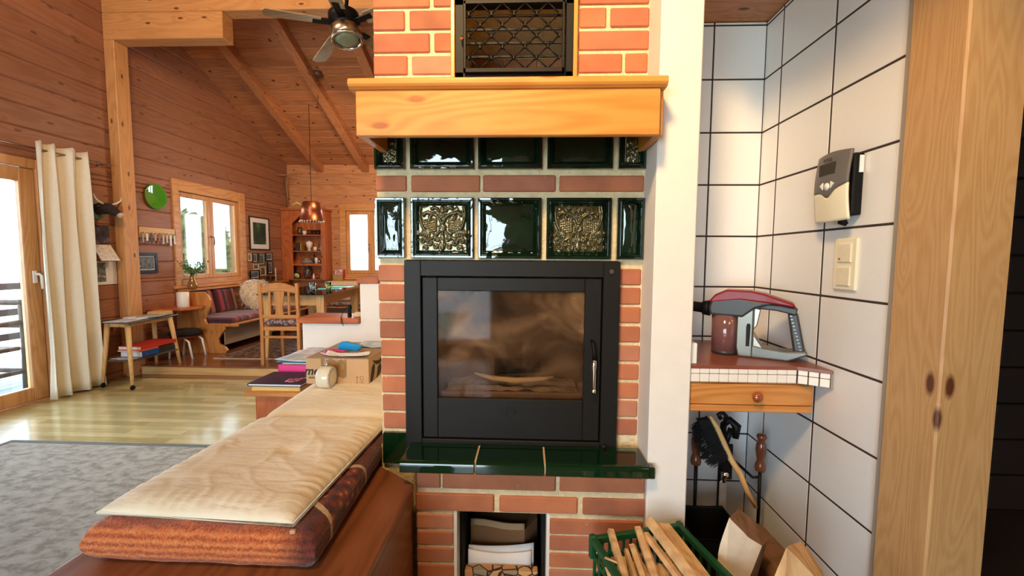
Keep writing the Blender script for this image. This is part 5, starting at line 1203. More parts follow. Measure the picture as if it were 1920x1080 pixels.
for k in range(2): pot('spice_jar', ('glass spice jar on the middle cupboard shelf, beside the white mug', 'glass spice jar at the right end of the middle cupboard shelf')[k], 'jar', -3.705+k*.05, 7.29, 1.402, [(0, 0), (.02, 0), (.022, .06), (.012, .08), (.016, .085), (.016, .11), (0, .11)], CLEAR if k == 0 else CER, 'spice jars on the middle cupboard shelf')
pot('plate_stack', 'stack of patterned plates on the lowest cupboard shelf', 'plate', -3.93, 7.31, 1.182, [(0, 0), (.08, 0), (.11, .012), (.11, .02), (.085, .03), (.085, .045), (.05, .06), (.05, .09), (0, .09)], flat('grey_glazed_plate', (140, 128, 118), noise=.25, scale=30, rough=.25))
pot('bottle', 'small dark bottle behind the plates on the lowest cupboard shelf', 'bottle', -3.83, 7.36, 1.182, [(0, 0), (.022, 0), (.024, .09), (.01, .12), (.01, .16), (0, .16)], DGREY)
pot('pill_jar', 'white plastic jar on the lowest cupboard shelf', 'jar', -3.755, 7.29, 1.182, [(0, 0), (.026, 0), (.026, .09), (.02, .1), (.0, .1)], WHITEP)
pot('salt_shaker', 'small steel shaker at the right of the lowest cupboard shelf', 'shaker', -3.69, 7.27, 1.182, [(0, 0), (.018, 0), (.014, .05), (.01, .06), (0, .06)], CHROME)
pot('tall_vase', 'tall dark patterned ceramic vase in the open cupboard base', 'vase', -3.93, 7.31, .9, [(0, 0), (.04, 0), (.065, .06), (.07, .13), (.05, .19), (.035, .205), (.055, .225), (.05, .225), (.03, .2), (0.0001, .19)], flat('dark_patterned_glaze', (84, 66, 62), noise=.5, scale=34, rough=.2))
b = MB(); b.M = Matrix.Translation((-4.09, 7.24, .96)) @ Matrix.Rotation(.35, 4, 'X'); b.lathe([(0, 0), (.06, 0), (.062, .012), (0, .012)], (0, 0, 0), 'Y', 20); b.lathe([(0, -.001), (.048, -.001), (.048, .002)], (0, 0, 0), 'Y', 20, m=1); tag(b.build('round_clock', [BLACK, flat('pale_green_dial', (190, 214, 130), rough=.4)]), 'black round clock with pale green dial in the cupboard base', 'clock')
for k, (x, h, mt) in enumerate(((-3.80, .10, CER), (-3.74, .08, COPPER))): pot('condiment_bottle', ('small white-capped bottle in the open cupboard base', 'small copper-brown bottle in the open cupboard base')[k], 'bottle', x, 7.27, .9, [(0, 0), (.018, 0), (.02, h*.6), (.009, h*.75), (.011, h), (0, h)], mt)
pot('wooden_figure', 'turned brown and cream wooden figure in the open cupboard base', 'ornament', -3.66, 7.27, .9, [(0, 0), (.03, 0), (.03, .03), (.02, .05), (.028, .08), (.014, .10), (.02, .125), (.008, .14), (0, .15)], flat('turned_wood', (150, 106, 70), noise=.3, scale=30, rough=.3))
t = thing('calendar_stand', 'picture calendar standing in a wooden slatted holder on the far bench rail', 'calendar', (-3.42, 7.38, .886))
b = MB(); b.box(-3.50, -3.32, 7.36, 7.42, .886, .98, c=.003); b.build('slatted_holder', flat('olive_wood', (170, 146, 90), noise=.1, rough=.5), t)
b = MB(); b.box(-3.48, -3.32, 7.40, 7.408, .98, 1.075, c=.001); b.build('picture', printmat('rose_print', [(230, 226, 226), (190, 110, 120), (236, 230, 228), (200, 150, 150)], 14), t)
b = MB(); b.box(-3.312, -3.30, 7.35, 7.43, .886, 1.07, c=.002); b.build('red_book', REDB, t)
pot('glass_bowl', 'clear glass bowl beside the corner cupboard on the bench rail', 'bowl', -4.25, 6.75, .886, [(.02, 0), (.03, .01), (.06, .05), (.065, .08), (.061, .08), (.055, .05), (0.0001, .015)], CLEAR)
pot('candle_stick', 'slim white candle standing in the bowl area left of the cupboard', 'candle', -4.26, 6.90, .886, [(0, 0), (.03, 0), (.01, .02), (.009, .22), (0, .22)], CER)
t = thing('hanging_ornament', 'thin wooden bird-like ornament hanging high in the corner by the cupboard', 'ornament', (-4.25, 7.3, 2.55))
b = MB(); b.tube([(-4.30, 7.40, 2.20), (-4.29, 7.36, 2.45), (-4.26, 7.28, 2.72)], [.012, .018, .006], 6); b.tube([(-4.5+.19, 7.05, 2.68), (-4.26, 7.2, 2.70), (-4.05, 7.25, 2.73)], [.004, .014, .004], 6); b.tube([(-4.26, 7.28, 2.72), (-4.18, 7.2, 2.62), (-4.2, 7.2, 2.5)], [.006, .01, .003], 6); b.build('driftwood', flat('driftwood_grey', (150, 120, 90), noise=.1, rough=.8), t)
# pendant lamp
t = thing('pendant_lamp', 'copper bucket-shaped pendant lamp over the dining table', 'lamp', (-3.09, 5.9, 1.80))
px, py = -3.09, 5.9
b = MB(); b.lathe([(.165, 1.80), (.160, 1.815), (.155, 1.82), (.135, 1.95), (.137, 1.955), (.128, 2.0), (.112, 2.065), (.100, 2.075), (.02, 2.085), (.02, 2.078), (.098, 2.065), (.108, 2.05), (.15, 1.82), (.162, 1.802)], (px, py, 0), 'Z', 28)
b.build('shade', COPPER, t)
b = MB()
for k in range(26):
    a = 2*PI*k/26; b.lathe([(0, 1.782), (.010, 1.790), (.012, 1.80), (.004, 1.806)], (px+.157*math.cos(a), py+.157*math.sin(a), 0), 'Z', 6)
b.build('beaded_rim', flat('light_scalloped_metal', (214, 180, 150), metal=.5, rough=.3), t)
b = MB(); b.tube([(px, py, 2.08), (px, py, 3.41), (px+.01, py, 3.418)], .004, 6); b.tube([(px, py, 3.41), (-2.97, 5.92, 3.38), (-2.80, 5.6, 3.72)], .003, 5); b.build('cord', BLACK, t)
b = MB(); b.lathe([(.055, -.03), (.055, 0.03), (0, .03)], (-2.80, 5.6, 3.70), 'Z', 14); b.build('ceiling_rose', flat('brown_plastic', (96, 70, 50), rough=.4), t)
b = MB(); b.lathe([(0.0001, 1.87), (.03, 1.89), (.035, 1.93), (.015, 1.97), (.015, 2.07)], (px, py, 0), 'Z', 12); b.build('bulb', WHITEP, t)
b = MB(); b.tube([(px-.12, py, 2.02), (px-.2, py-.02, 2.06), (px-.27, py-.03, 2.02)], [.004, .018, .002], 6); b.build('leaf_decoration', flat('yellow_leaf', (160, 150, 60), rough=.6), t)

# ceiling fan
t = thing('ceiling_fan', 'brushed metal ceiling fan with wooden blades and a round glass light', 'fan', (-1.24, 2.9, 2.82))
fc = Vector((-1.245, 2.9, 2.80)); MF = Matrix.Translation(fc)
def fanb(): b = MB(); b.M = MF @ Matrix.Rotation(math.radians(-10), 4, 'Y') @ Matrix.Rotation(math.radians(-6), 4, 'X'); return b
b = fanb(); b.lathe([(.098, -.035), (.104, -.030), (.104, .030), (.098, .034), (.0, .036)], (0, 0, 0), 'Z', 32); b.build('light_housing', STEEL, t)
b = fanb(); b.lathe([(.104, -.036), (.104, -.046), (.094, -.049), (.086, -.044), (.086, -.036)], (0, 0, 0), 'Z', 32); b.build('light_ring', CHROME, t)
b = fanb(); b.lathe([(.0001, -.046), (.05, -.045), (.087, -.041)], (0, 0, 0), 'Z', 32); b.build('glass_lens', flat('grey_green_lens', (150, 156, 128), noise=.05, rough=.15), t)
b = fanb(); b.lathe([(.07, .036), (.075, .05), (.075, .075), (.10, .085), (.10, .135), (.06, .16), (.02, .17), (.0, .17)], (0, 0, 0), 'Z', 28); b.build('motor', BLACK, t)
b = MB(); b.tube([fc+Vector((.0, .0, .15)), fc+Vector((.03, .02, .6)), (fc.x+.03, fc.y+.02, roofz(fc.y+.02))], .013, 8); b.build('down_rod', BLACK, t)
b = MB(); zr = roofz(fc.y+.02); b.lathe([(.06, zr-.08), (.06, zr-.03), (.04, zr+.0)], (fc.x+.03, fc.y+.02, 0), 'Z', 16); b.build('ceiling_canopy', BLACK, t)
WG = wood('fan_blade_wood', (176, 150, 116), (140, 112, 80), axis='X', knots=0, rough=.3, var=.02)
for k, ang in enumerate((-150, -80, -8, 66, 138)):
    b = MB(); b.M = MF @ Matrix.Rotation(math.radians(-10), 4, 'Y') @ Matrix.Rotation(math.radians(-6), 4, 'X') @ Matrix.Rotation(math.radians(ang), 4, 'Z') @ Matrix.Translation((0, 0, .075)) @ Matrix.Rotation(math.radians(-14), 4, 'X')
    b.prism([(.15, -.042), (.44, -.058), (.48, -.045), (.49, .02), (.47, .052), (.15, .045)], -.003, .003, 'XY'); b.build('blade', WG, t, bev=.001)
    b = MB(); b.M = MF @ Matrix.Rotation(math.radians(-10), 4, 'Y') @ Matrix.Rotation(math.radians(-6), 4, 'X') @ Matrix.Rotation(math.radians(ang), 4, 'Z') @ Matrix.Translation((0, 0, .072))
    b.prism([(.07, -.02), (.20, -.03), (.20, .03), (.07, .02)], -.004, .004, 'XY'); b.build('blade_arm', BLACK, t)
# ================================================================== nook: shelf, vacuum, drawer, controls, tools, firewood
t = thing('corner_shelf', 'corner counter of terracotta tile with a white mosaic edge in the tiled nook', 'shelf', (.74, 1.6, .90))
SZ = .958
out = [(.530, 1.360), (.868, 1.360), (.947, 1.312), (.947, 1.79), (.530, 1.79)]
b = MB(); b.prism(out, SZ-.012, SZ, 'XY'); b.build('tile_top', TERRA, t, bev=.001)
b = MB(); b.prism([(.530, 1.368), (.866, 1.368), (.944, 1.320), (.944, 1.79), (.530, 1.79)], SZ-.056, SZ-.0125, 'XY'); b.build('core', GROUT, t)
b = MB()
n_ = 11; w_ = (.868-.530)/n_
for i in range(n_):
    for k in range(2): b.box(.530+i*w_+.0010, .530+(i+1)*w_-.0010, 1.361, 1.370, SZ-.0285-k*.0275+.001, SZ-.001-k*.0275-.001, c=.001)
d = Vector((.947-.868, 1.312-1.360, 0)); L_ = d.length; ang = math.atan2(d.y, d.x)
b.M = Matrix.Translation((.868, 1.360, 0)) @ Matrix.Rotation(ang, 4, 'Z')
for i in range(3):
    for k in range(2): b.box(i*.0285+.0025, (i+1)*.0285-.0005, .001, .009, SZ-.0285-k*.0275+.001, SZ-.001-k*.0275-.001, c=.001)
b.M = Matrix.Identity(4)
b.build('mosaic_tiles', flat('white_mosaic', (240, 234, 226), noise=.01, rough=.2), t)
b = MB(); b.M = Matrix.Translation((.868, 1.360, 0)) @ Matrix.Rotation(ang, 4, 'Z'); b.box(.0865, L_, .0, .03, SZ-.058, SZ-.002, c=.001); b.build('edge_strip', SILI, t)
t = thing('drawer_unit', 'shallow pine drawer box hung under the corner counter', 'drawer', (.73, 1.5, .80))
b = MB(); b.box(.534, .925, 1.375, 1.78, .880, .901, c=.001); b.box(.534, .55, 1.385, 1.78, .826, .88, c=0); b.box(.909, .925, 1.385, 1.78, .826, .88, c=0); b.box(.530, .928, 1.366, 1.78, .802, .824, c=.003); b.build('case', OAK['X'], t)
b = MB(); b.box(.534, .928, 1.366, 1.384, .826, .895, c=.003); dw = b.build('drawer_front', OAK['X'], t)
b = MB(); b.lathe([(.006, 0), (.007, -.006), (.015, -.012), (.017, -.020), (.012, -.027), (0, -.029)], (.741, 1.366, .858), 'Y', 18); b.build('knob', flat('amber_knob', (150, 72, 30), rough=.15, coat=.6), dw)
b = MB(); b.box(.534, .555, 1.375, 1.44, SZ, SZ+.068, c=.002); tag(b.build('white_box', WHITEP), 'narrow white box at the left end of the corner counter', 'box')

# hand vacuum, local x along the body, standing on the counter
vt = thing('handheld_vacuum', 'red and silver cordless handheld vacuum cleaner standing on the corner counter', 'vacuum cleaner', (.700, 1.560, SZ), math.radians(-30))
VB = lambda: MB()
b = VB()   # dust cup
b.lathe([(.0, .0), (.046, .0), (.050, .006), (.050, .012)], (0.028, 0, 0), 'Z', 28); b.build('cup_base', DGREY, vt, world=False)
CUP = flat('smoky_plum_plastic', (116, 78, 76), noise=.12, scale=16, rough=.12, coat=.6)
b = VB(); b.lathe([(.050, .012), (.051, .125), (.0, .125)], (.028, 0, 0), 'Z', 28); b.build('dust_cup', CUP, vt, world=False)
b = VB()   # grey shoulder above the cup
b.prism([(-.026, .124), (.09, .122), (.13, .150), (.20, .172), (.05, .186), (-.02, .178), (-.032, .150)], -.045, .045, 'XZ'); b.build('shoulder', DGREY, vt, world=False, bev=.008)
b = VB()   # dark red lid
b.prism([(-.034, .166), (-.010, .190), (.03, .206), (.11, .206), (.16, .198), (.255, .172), (.262, .160), (.19, .168), (.08, .176), (-.02, .164)], -.046, .046, 'XZ'); b.build('red_lid', RED, vt, world=False, bev=.012, seg=3)
b = VB()   # silver body plate with opening, built as frame pieces
b.prism([(.078, .0), (.128, .0), (.128, .168), (.150, .160), (.155, .178), (.10, .184), (.070, .160), (.070, .03)], -.040, .040, 'XZ')
b.build('silver_body', SILVER, vt, world=False, bev=.005)
b = VB(); b.prism([(.105, .035), (.117, .035), (.119, .095), (.117, .105), (.107, .105), (.104, .095)], -.0418, -.036, 'XZ'); b.build('side_slot', BLACK, vt, world=False)
b = VB(); b.prism([(.128, .150), (.128, .168), (.21, .166), (.268, .158), (.262, .138), (.20, .148), (.16, .150)], -.030, .030, 'XZ'); b.build('top_bridge', DGREY, vt, world=False, bev=.004)
b = VB(); b.prism([(.236, .142), (.268, .146), (.300, .022), (.262, .020)], -.020, .020, 'XZ'); b.build('grip', DGREY, vt, world=False, bev=.007)
b = VB()
for k in range(11): b.box(.243+.0035*k, .251+.0035*k, -.0215, -.019, .132-.0098*k, .137-.0098*k, c=.0005)
b.build('grip_dots', SILVER, vt, world=False)
b = VB(); b.prism([(.128, .085), (.140, .10), (.150, .150), (.128, .155)], -.034, .034, 'XZ'); b.prism([(.128, .075), (.165, .030), (.150, .022), (.128, .030)], -.034, .034, 'XZ'); b.build('inner_strut', flat('bright_satin_plastic', (150, 146, 138), rough=.22, metal=.6), vt, world=False, bev=.003)
b = VB(); b.prism([(.075, -.0), (.245, -.0), (.305, .024), (.300, .036), (.24, .030), (.165, .034), (.128, .040), (.078, .026)], -.036, .036, 'XZ'); b.build('base_foot', flat('grey_satin_plastic', (104, 102, 97), rough=.28, metal=.5), vt, world=False, bev=.005)
b = VB(); b.prism([(.085, .004), (.130, .004), (.128, .018), (.118, .027), (.100, .027), (.090, .018)], -.0385, -.034, 'XZ'); b.build('battery_button', SILVER, vt, world=False, bev=.001)
b = VB(); b.tube([(-.03, 0, .142), (-.06, 0, .142)], [.026, .022], 12); b.tube([(-.055, 0, .142), (-.20, .02, .150)], [.017, .016], 12); b.build('nozzle_pipe', BLACK, vt, world=False)

vt.scale = (.90, .93, 1.14)
# solar controller on the wall
t = thing('heating_controller', 'grey and cream wall-mounted heating controller with small display on the tiles', 'controller', (.95, 1.31, 1.41))
b = MB(); b.box(.921, .950, 1.246, 1.370, 1.430, 1.606, c=.004); b.build('back_shell', BLACK, t)
CG = flat('mid_grey_plastic', (104, 100, 98), noise=.02, rough=.4)
def bow(y): return .018*math.cos((y-1.305)/.062*PI/2*.9)
def shell(b, pts_top, pts_bot, ny=12, x0=.912):
    y0, y1 = 1.243, 1.380
    for i in range(ny):
        pass
def panel(zt, zb, mat, name, out=.0, y0=1.243, y1=1.380):
    b = MB()
    def fn(u, v):
        y = y0+(y1-y0)*u; zz = zb(u)+(zt(u)-zb(u))*v
        x = .925-out-.016*math.sin(PI*min(1, max(0, u*.8+.1)))**.6-.012*math.sin(PI*min(1, max(0, (zz-1.40)/.23)))
        return (x, y, zz)
    V = b.grid(fn, 20, 12)
    b.build(name, mat, t, solid=.006)
cut = lambda u: 1.505-.020*math.exp(-((u-.50)/.15)**2)+.018*(1-u)**3
panel(lambda u: 1.622-.018*abs(u-.5)**1.5, cut, CG, 'upper_cover', .001)
panel(lambda u: cut(u)-.001, lambda u: 1.415+.012*abs(u-.5)**2, CREAM, 'lower_cover')
b = MB(); b.box(.894, .899, 1.287, 1.352, 1.555, 1.590, c=.001); b.build('display', flat('lcd_dark', (58, 52, 44), rough=.15), t)
b = MB(); b.lathe([(.012, .0), (.011, -.006), (0, -.007)], (.897, 1.313, 1.520), 'X', 14)
b.build('menu_button', WHITEP, t)
for s in (-1, 1):
    b = MB(); b.prism([(1.313+s*.016, 1.512), (1.313+s*.030, 1.526), (1.313+s*.016, 1.534)], .891, .899, 'YZ'); b.build('arrow_button', WHITEP, t, bev=.001)
b = MB(); b.box(.934, .946, 1.2445, 1.2465, 1.550, 1.598, c=0); b.build('side_label', PAPER, t)
b = MB(); b.tube([(.93, 1.29, 1.43), (.925, 1.285, 1.412), (.935, 1.28, 1.405)], [.012, .012, .006], 8); b.build('cable_stub', BLACK, t)
mtext('label_lettering', 'RESOL', .013, flat('worn_grey_print', (70, 64, 62), rough=.5), (.8960, 1.318, 1.600), (PI/2, 0, -PI/2), t)
b = MB(); b.box(.9045, .910, 1.309, 1.315, 1.452, 1.460, c=.001); b.build('lock_mark', flat('grey_mark', (140, 134, 120), rough=.5), t)
# light switch
t = thing('light_switch', 'cream double light switch with rounded frame on the white tiles', 'switch', (.95, 1.29, 1.21))
b = MB(); b.box(.942, .9505, 1.244, 1.334, 1.210, 1.366, c=.006); b.build('frame', CREAM, t)
for k, z in enumerate((1.322, 1.252)):
    b = MB(); b.box(.938, .944, 1.262, 1.316, z-.029, z+.029, c=.003); rk = b.build('rocker', flat('cream_rocker', (232, 222, 196), rough=.25), t)
    if k == 0: b = MB(); b.cyl((.9372, 1.306, z-.018), (.9385, 1.306, z-.018), .0035, n=10); b.build('indicator', flat('dull_red', (150, 70, 60), rough=.4), rk)

# fireplace tools on their stand
t = thing('tool_stand', 'black iron fireplace tool stand with curved top hook in the nook', 'stand', (.76, 1.62, 0))
b = MB(); b.tube([(.765, 1.62, .0), (.765, 1.62, .62), (.765, 1.62, .66), (.78, 1.60, .685), (.80, 1.59, .665), (.795, 1.585, .62)], [.014, .014, .012, .014, .018, .012], 8); b.build('pole', BLACK, t)
b = MB(); b.tube([(.66, 1.60, .52), (.70, 1.61, .545), (.765, 1.62, .555), (.83, 1.61, .50), (.87, 1.59, .465), (.885, 1.575, .475)], .006, 6); b.tube([(.745, 1.60, .69), (.735, 1.60, .705), (.75, 1.60, .715), (.765, 1.6, .70), (.765, 1.61, .66)], .009, 6); b.build('arm', BLACK, t)
b = MB(); b.lathe([(0, .0), (.11, .0), (.11, .012), (.02, .03), (0, .03)], (.765, 1.62, 0), 'Z', 20); b.build('foot', BLACK, t)
HND = flat('varnished_handle_wood', (108, 58, 34), noise=.1, scale=14, rough=.2, coat=.5)
def handled(name, label, x, y, ztop, zbot, kind):
    t = thing(name, label, 'fireplace tool', (x, y, zbot))
    b = MB(); b.lathe([(0, 0), (.014, -.001), (.018, -.010), (.015, -.020), (.012, -.026), (.017, -.040), (.019, -.060), (.016, -.085), (.013, -.10), (.018, -.118), (.020, -.130), (.018, -.142), (.010, -.146)], (x, y, ztop), 'Z', 16); b.build('handle', HND, t)
    b = MB(); b.tube([(x, y, ztop-.145), (x+.002, y, (ztop+zbot)/2), (x, y, zbot)], .006, 8); b.build('rod', BLACK, t)
    b = MB()
    if kind == 'poker': b.tube([(x, y, zbot+.03), (x+.02, y, zbot+.005), (x+.035, y, zbot+.02)], [.006, .005, .002], 6)
    else: b.box(x-.035, x+.035, y-.006, y+.006, zbot-.0, zbot+.09, c=.004)
    b.build('tip', BLACK, t)
handled('poker', 'poker with turned brown handle hanging right on the tool stand', .882, 1.565, .648, .06, 'poker')
handled('ash_scraper', 'tool with turned brown handle hanging left on the tool stand, partly behind the column', .652, 1.59, .655, .05, 'scraper')
t = thing('hearth_brush', 'black bristle hearth brush with curved wooden back hanging on the tool stand', 'brush', (.72, 1.56, .5))
b = MB(); pts = [(.685, 1.56, .715), (.71, 1.555, .675), (.735, 1.555, .62), (.765, 1.555, .555), (.80, 1.55, .50), (.83, 1.55, .43), (.865, 1.55, .37)]
b.tube(pts, [.006, .010, .011, .011, .011, .010, .007], 8); b.build('wooden_back', LIGHTW['Z'], t)
b = MB()
for i in range(420):
    k = R()*.95; a_ = Vector(pts[0]).lerp(Vector(pts[3]), k)+Vector((-.008, (R()-.5)*.035, -.004)); dd = Vector((-.62, (R()-.5)*.25, -.42)).normalized()*(.075+.02*R())*(.72+.30*math.sin(PI*k)); w2 = Vector((.0, .0, .0025))+Vector((.002, 0, 0))
    b.faces([a_-w2, a_+w2, a_+dd+w2*.6, a_+dd-w2*.6], [(0, 1, 2, 3)])
b.prism([(.640, .700), (.680, .705), (.752, .56), (.735, .545), (.69, .585)], 1.55, 1.575, 'XZ')
b.build('bristles', flat('black_bristle', (12, 11, 12), rough=.9), t)
t = thing('ash_shovel', 'long steel ash shovel and tongs hanging in front of the tool stand pole', 'shovel', (.745, 1.57, .1))
b = MB(); b.box(.733, .760, 1.560, 1.568, .12, .46, c=.003); b.build('steel_blade', flat('blued_steel', (190, 200, 206), noise=.1, scale=20, metal=.8, rough=.35), t)
b = MB(); b.tube([(.747, 1.562, .46), (.745, 1.56, .50)], .010, 8); b.lathe([(.0, -.012), (.012, -.010), (.013, .0), (.006, .008)], (.747, 1.553, .492), 'Y', 12); b.build('pivot', CHROME, t)
b = MB(); b.box(.752, .785, 1.575, 1.583, .46, .60, c=.003); b.tube([(.757, 1.579, .60), (.775, 1.58, .66)], .010, 6); b.build('strap', BLACK, t)

# green crate
CA = math.radians(15)
crt = thing('green_crate', 'green plastic crate filled with kindling in front of the brick base', 'crate', (.205, 1.235, 0), CA)
cw, cd, chh = .300, .44, .452     # width (local x), depth (towards the viewer, -y), height
def slotwall(x0, x1, y0, y1, along):
    b = MB(); zs = [.02, .08, .14, .20, .26, .32, .38]
    for z in zs: b.box(x0, x1, y0, y1, z, z+.014, c=.001)
    n = 12
    for i in range(n+1):
        if along == 'x': xx = x0+(x1-x0)*i/n; b.box(xx-.004, xx+.004, y0, y1, 0, chh-.02, c=.001)
        else: yy = y0+(y1-y0)*i/n; b.box(x0, x1, yy-.004, yy+.004, 0, chh-.02, c=.001)
    return b
slotwall(.006, cw-.006, -.008, -.001, 'x').build('crate_wall', GREENP, crt, world=False)
slotwall(.006, cw-.006, -cd+.001, -cd+.008, 'x').build('crate_wall', GREENP, crt, world=False)
slotwall(.001, .008, -cd+.006, -.006, 'y').build('crate_wall', GREENP, crt, world=False)
slotwall(cw-.008, cw-.001, -cd+.006, -.006, 'y').build('crate_wall', GREENP, crt, world=False)
b = MB()
for d in ((-.006, cw+.006, -.012, .006), (-.006, cw+.006, -cd-.006, -cd+.012), (-.006, .012, -cd, 0), (cw-.012, cw+.006, -cd, 0)): b.box(*d, chh-.022, chh, c=.003)
for x, y in ((0, 0), (cw, 0), (0, -cd), (cw, -cd)): b.box(x-.010, x+.010, y-.010, y+.010, chh-.07, chh+.004, c=.004)
b.build('rim', GREENP, crt, world=False)
b = MB(); b.box(0, cw, -cd, 0, 0, .012, c=.002); b.build('base_plate', GREENP, crt, world=False)
# kindling
def stick(label, p0, p1, w_, d_, group='kindling sticks in the green crate', tw=0):
    """a split stick from p0 to p1 (world)"""
    p0, p1 = Vector(p0), Vector(p1); ax = (p1-p0).normalized(); u = ax.cross(Vector((0, 1, 0))).normalized(); u = (Matrix.Rotation(tw, 3, ax) @ u); v = ax.cross(u)
    L_ = (p1-p0).length; b = MB(); n = 5; rings = []
    for i in range(n+1):
        k = i/n; c = p0.lerp(p1, k)-p0+u*.004*math.sin(k*5+w_*90); a, q = w_/2*(.9+.2*R()), d_/2*(.85+.3*R())
        rings.append([b._v(tuple(c-u*a-v*q)), b._v(tuple(c+u*a-v*q*.6)), b._v(tuple(c+u*a*.8+v*q)), b._v(tuple(c-u*a*.5+v*q*.8))])
    for A, B in zip(rings, rings[1:]):
        for j in range(4): b.b.faces.new((A[j], A[(j+1) % 4], B[(j+1) % 4], B[j]))
    b.b.faces.new(rings[0]); b.b.faces.new(rings[-1])
    o = b.build('kindling_stick', SPLIT['Z']); o.location = p0
    return tag(o, label, 'firewood', group)
KS = [((.263, 1.229, .475), (.266, 1.091, .44), .024, .02, 'kindling stick with a small pale top, leftmost of the tall ones against the bricks'),
      ((.299, 1.194, .44), (.301, 1.117, .42), .016, .014, 'short orange-tinted kindling piece right of the leftmost tall stick'),
      ((.319, 1.202, .45), (.321, 1.106, .43), .020, .014, 'pointed orange-tinted kindling piece, second of the two short ones'),
      ((.349, 1.246, .475), (.349, 1.095, .44), .026, .016, 'kindling stick with a square top, in the middle of the crate'),
      ((.362, 1.229, .47), (.403, 1.085, .45), .020, .014, 'splintered pale kindling stick crossing the middle of the crate'),
      ((.375, 1.243, .505), (.428, 1.064, .47), .026, .016, 'tallest pale kindling stick, its top in front of the white column'),
      ((.416, 1.244, .49), (.451, 1.08, .46), .010, .028, 'thin dark-edged kindling slat right of the tallest stick'),
      ((.431, 1.25, .485), (.477, 1.088, .45), .026, .008, 'grey-brown kindling board right of the thin slat'),
      ((.462, 1.235, .455), (.472, 1.155, .43), .016, .012, 'narrow brown kindling stick beside the right rim of the crate'),
      ((.236, 1.133, .43), (.243, 1.05, .41), .018, .016, 'short pale stub near the left rim of the crate'),
      ((.285, 1.14, .41), (.285, 1.02, .39), .030, .016, 'brown kindling piece lying lower between the left sticks'),
      ((.385, 1.15, .43), (.40, 1.0, .41), .028, .02, 'brown kindling stick between the two long pale ones'),
      ((.335, 1.16, .425), (.345, 1.02, .41), .024, .02, 'shadowed kindling stick under the square-topped one'),
      ((.47, 1.14, .42), (.50, 1.0, .40), .040, .016, 'broad brown kindling piece low at the right of the crate')]
for far, near, w_, d_, lb in KS:
    far, near = Vector(far), Vector(near); end = far+(near-far).normalized()*(.34+.05*R())
    stick(lb, tuple(end), tuple(far), w_, d_, tw=(R()-.5)*.8)
b = MB(); b.tube([(.226, 1.142, .452), (.254, 1.116, .458)], [.004, .0025], 5); tag(b.build('splinter', SPLIT['X']), 'tiny pale wood splinter lying across the left kindling sticks', 'firewood')
b = MB()
for i in range(60):
    x, y = .23+.25*R(), .90+.30*R(); d = Vector((.02*(R()-.5), .10, .01*(R()-.5))); n_ = Vector((.010, 0, .0))
    z = .33+.05*R(); b.faces([(x, y, z), (x+.014, y, z), (x+.014+d.x, y+d.y, z+d.z), (x+d.x, y+d.y, z+d.z), (x, y, z-.012), (x+.014, y, z-.012), (x+.014+d.x, y+d.y, z+d.z-.012), (x+d.x, y+d.y, z+d.z-.012)], [(0, 1, 2, 3), (4, 5, 6, 7), (0, 1, 5, 4), (1, 2, 6, 5), (2, 3, 7, 6), (3, 0, 4, 7)])
tag(b.build('kindling_scraps', SPLIT['Y']), 'loose heap of small kindling scraps filling the green crate', 'firewood', kind='stuff')
# logs in a dark bin
t = thing('log_bin', 'black metal ash bin in the dark corner between the green crate and the split log', 'bin', (.64, 1.40, 0))
b = MB()
for d in ((.545, .551, 1.33, 1.52), (.722, .728, 1.33, 1.52), (.551, .722, 1.514, 1.52), (.551, .722, 1.33, 1.336)): b.box(*d, 0, .385, c=.001)
b.box(.551, .722, 1.336, 1.514, 0, .008, c=0); b.build('bin_wall', BLACK, t)
b = MB(); b.tube([(.548, 1.33, .385), (.725, 1.33, .385), (.725, 1.52, .385), (.548, 1.52, .385)], .005, 6, closed=True); b.build('bin_rim', BLACK, t)
BARK = flat('rough_bark', (130, 92, 60), noise=.3, scale=18, rough=.95, bump=1, bscale=30)
PALE = flat('pale_sawn_face', (226, 208, 184), noise=.10, scale=22, rough=.8, bump=.3, bscale=50)
def chunk(label, front, back, mats):
    """split log given by its two end outlines"""
    b = MB(); n = len(front); A = [b._v(p) for p in front]; B = [b._v(p) for p in back]
    for i in range(n): f = b.b.faces.new((A[i], A[(i+1) % n], B[(i+1) % n], B[i])); f.material_index = mats[i]
    for k, V in ((n, A), (n+1, B)): f = b.b.faces.new(V); f.material_index = mats[k]
    bmesh.ops.triangulate(b.b, faces=[f for f in b.b.faces if len(f.verts) > 3])
    bmesh.ops.subdivide_edges(b.b, edges=b.b.edges, cuts=3, use_grid_fill=True)
    c = Vector(front[0])
    for v in b.b.verts: v.co += Vector((nz3(v.co.x*22, v.co.y*22, v.co.z*22), nz3(v.co.y*22, v.co.z*22, 4), nz3(v.co.z*22, v.co.x*22, 9)))*.004
    bmesh.ops.translate(b.b, verts=b.b.verts, vec=-c)
    o = b.build('split_log', [SPLIT['Z'], BARK, PALE]); o.location = c
    return tag(o, label, 'firewood', 'split logs in the nook')
chunk('split log with a broad whitish face tilted upright at the bottom of the nook',
      [(.595, 1.20, .545), (.652, 1.20, .490), (.695, 1.20, .462), (.560, 1.13, .225), (.455+.09, 1.13, .24), (.560, 1.19, .44)],
      [(.660, 1.27, .535), (.705, 1.27, .490), (.745, 1.26, .440), (.640, 1.19, .20), (.60, 1.20, .215), (.615, 1.25, .45)], [1, 1, 1, 1, 1, 0, 2, 1])
chunk('split log with striped grain leaning in front of the tiles at the bottom edge',
      [(.636, 1.0, .601), (.735, 1.0, .500), (.70, .96, .38), (.60, .93, .36), (.585, .98, .50)],
      [(.735, 1.10, .550), (.80, 1.10, .47), (.77, 1.05, .35), (.68, 1.03, .33), (.67, 1.07, .47)], [0, 1, 1, 1, 0, 0, 1])
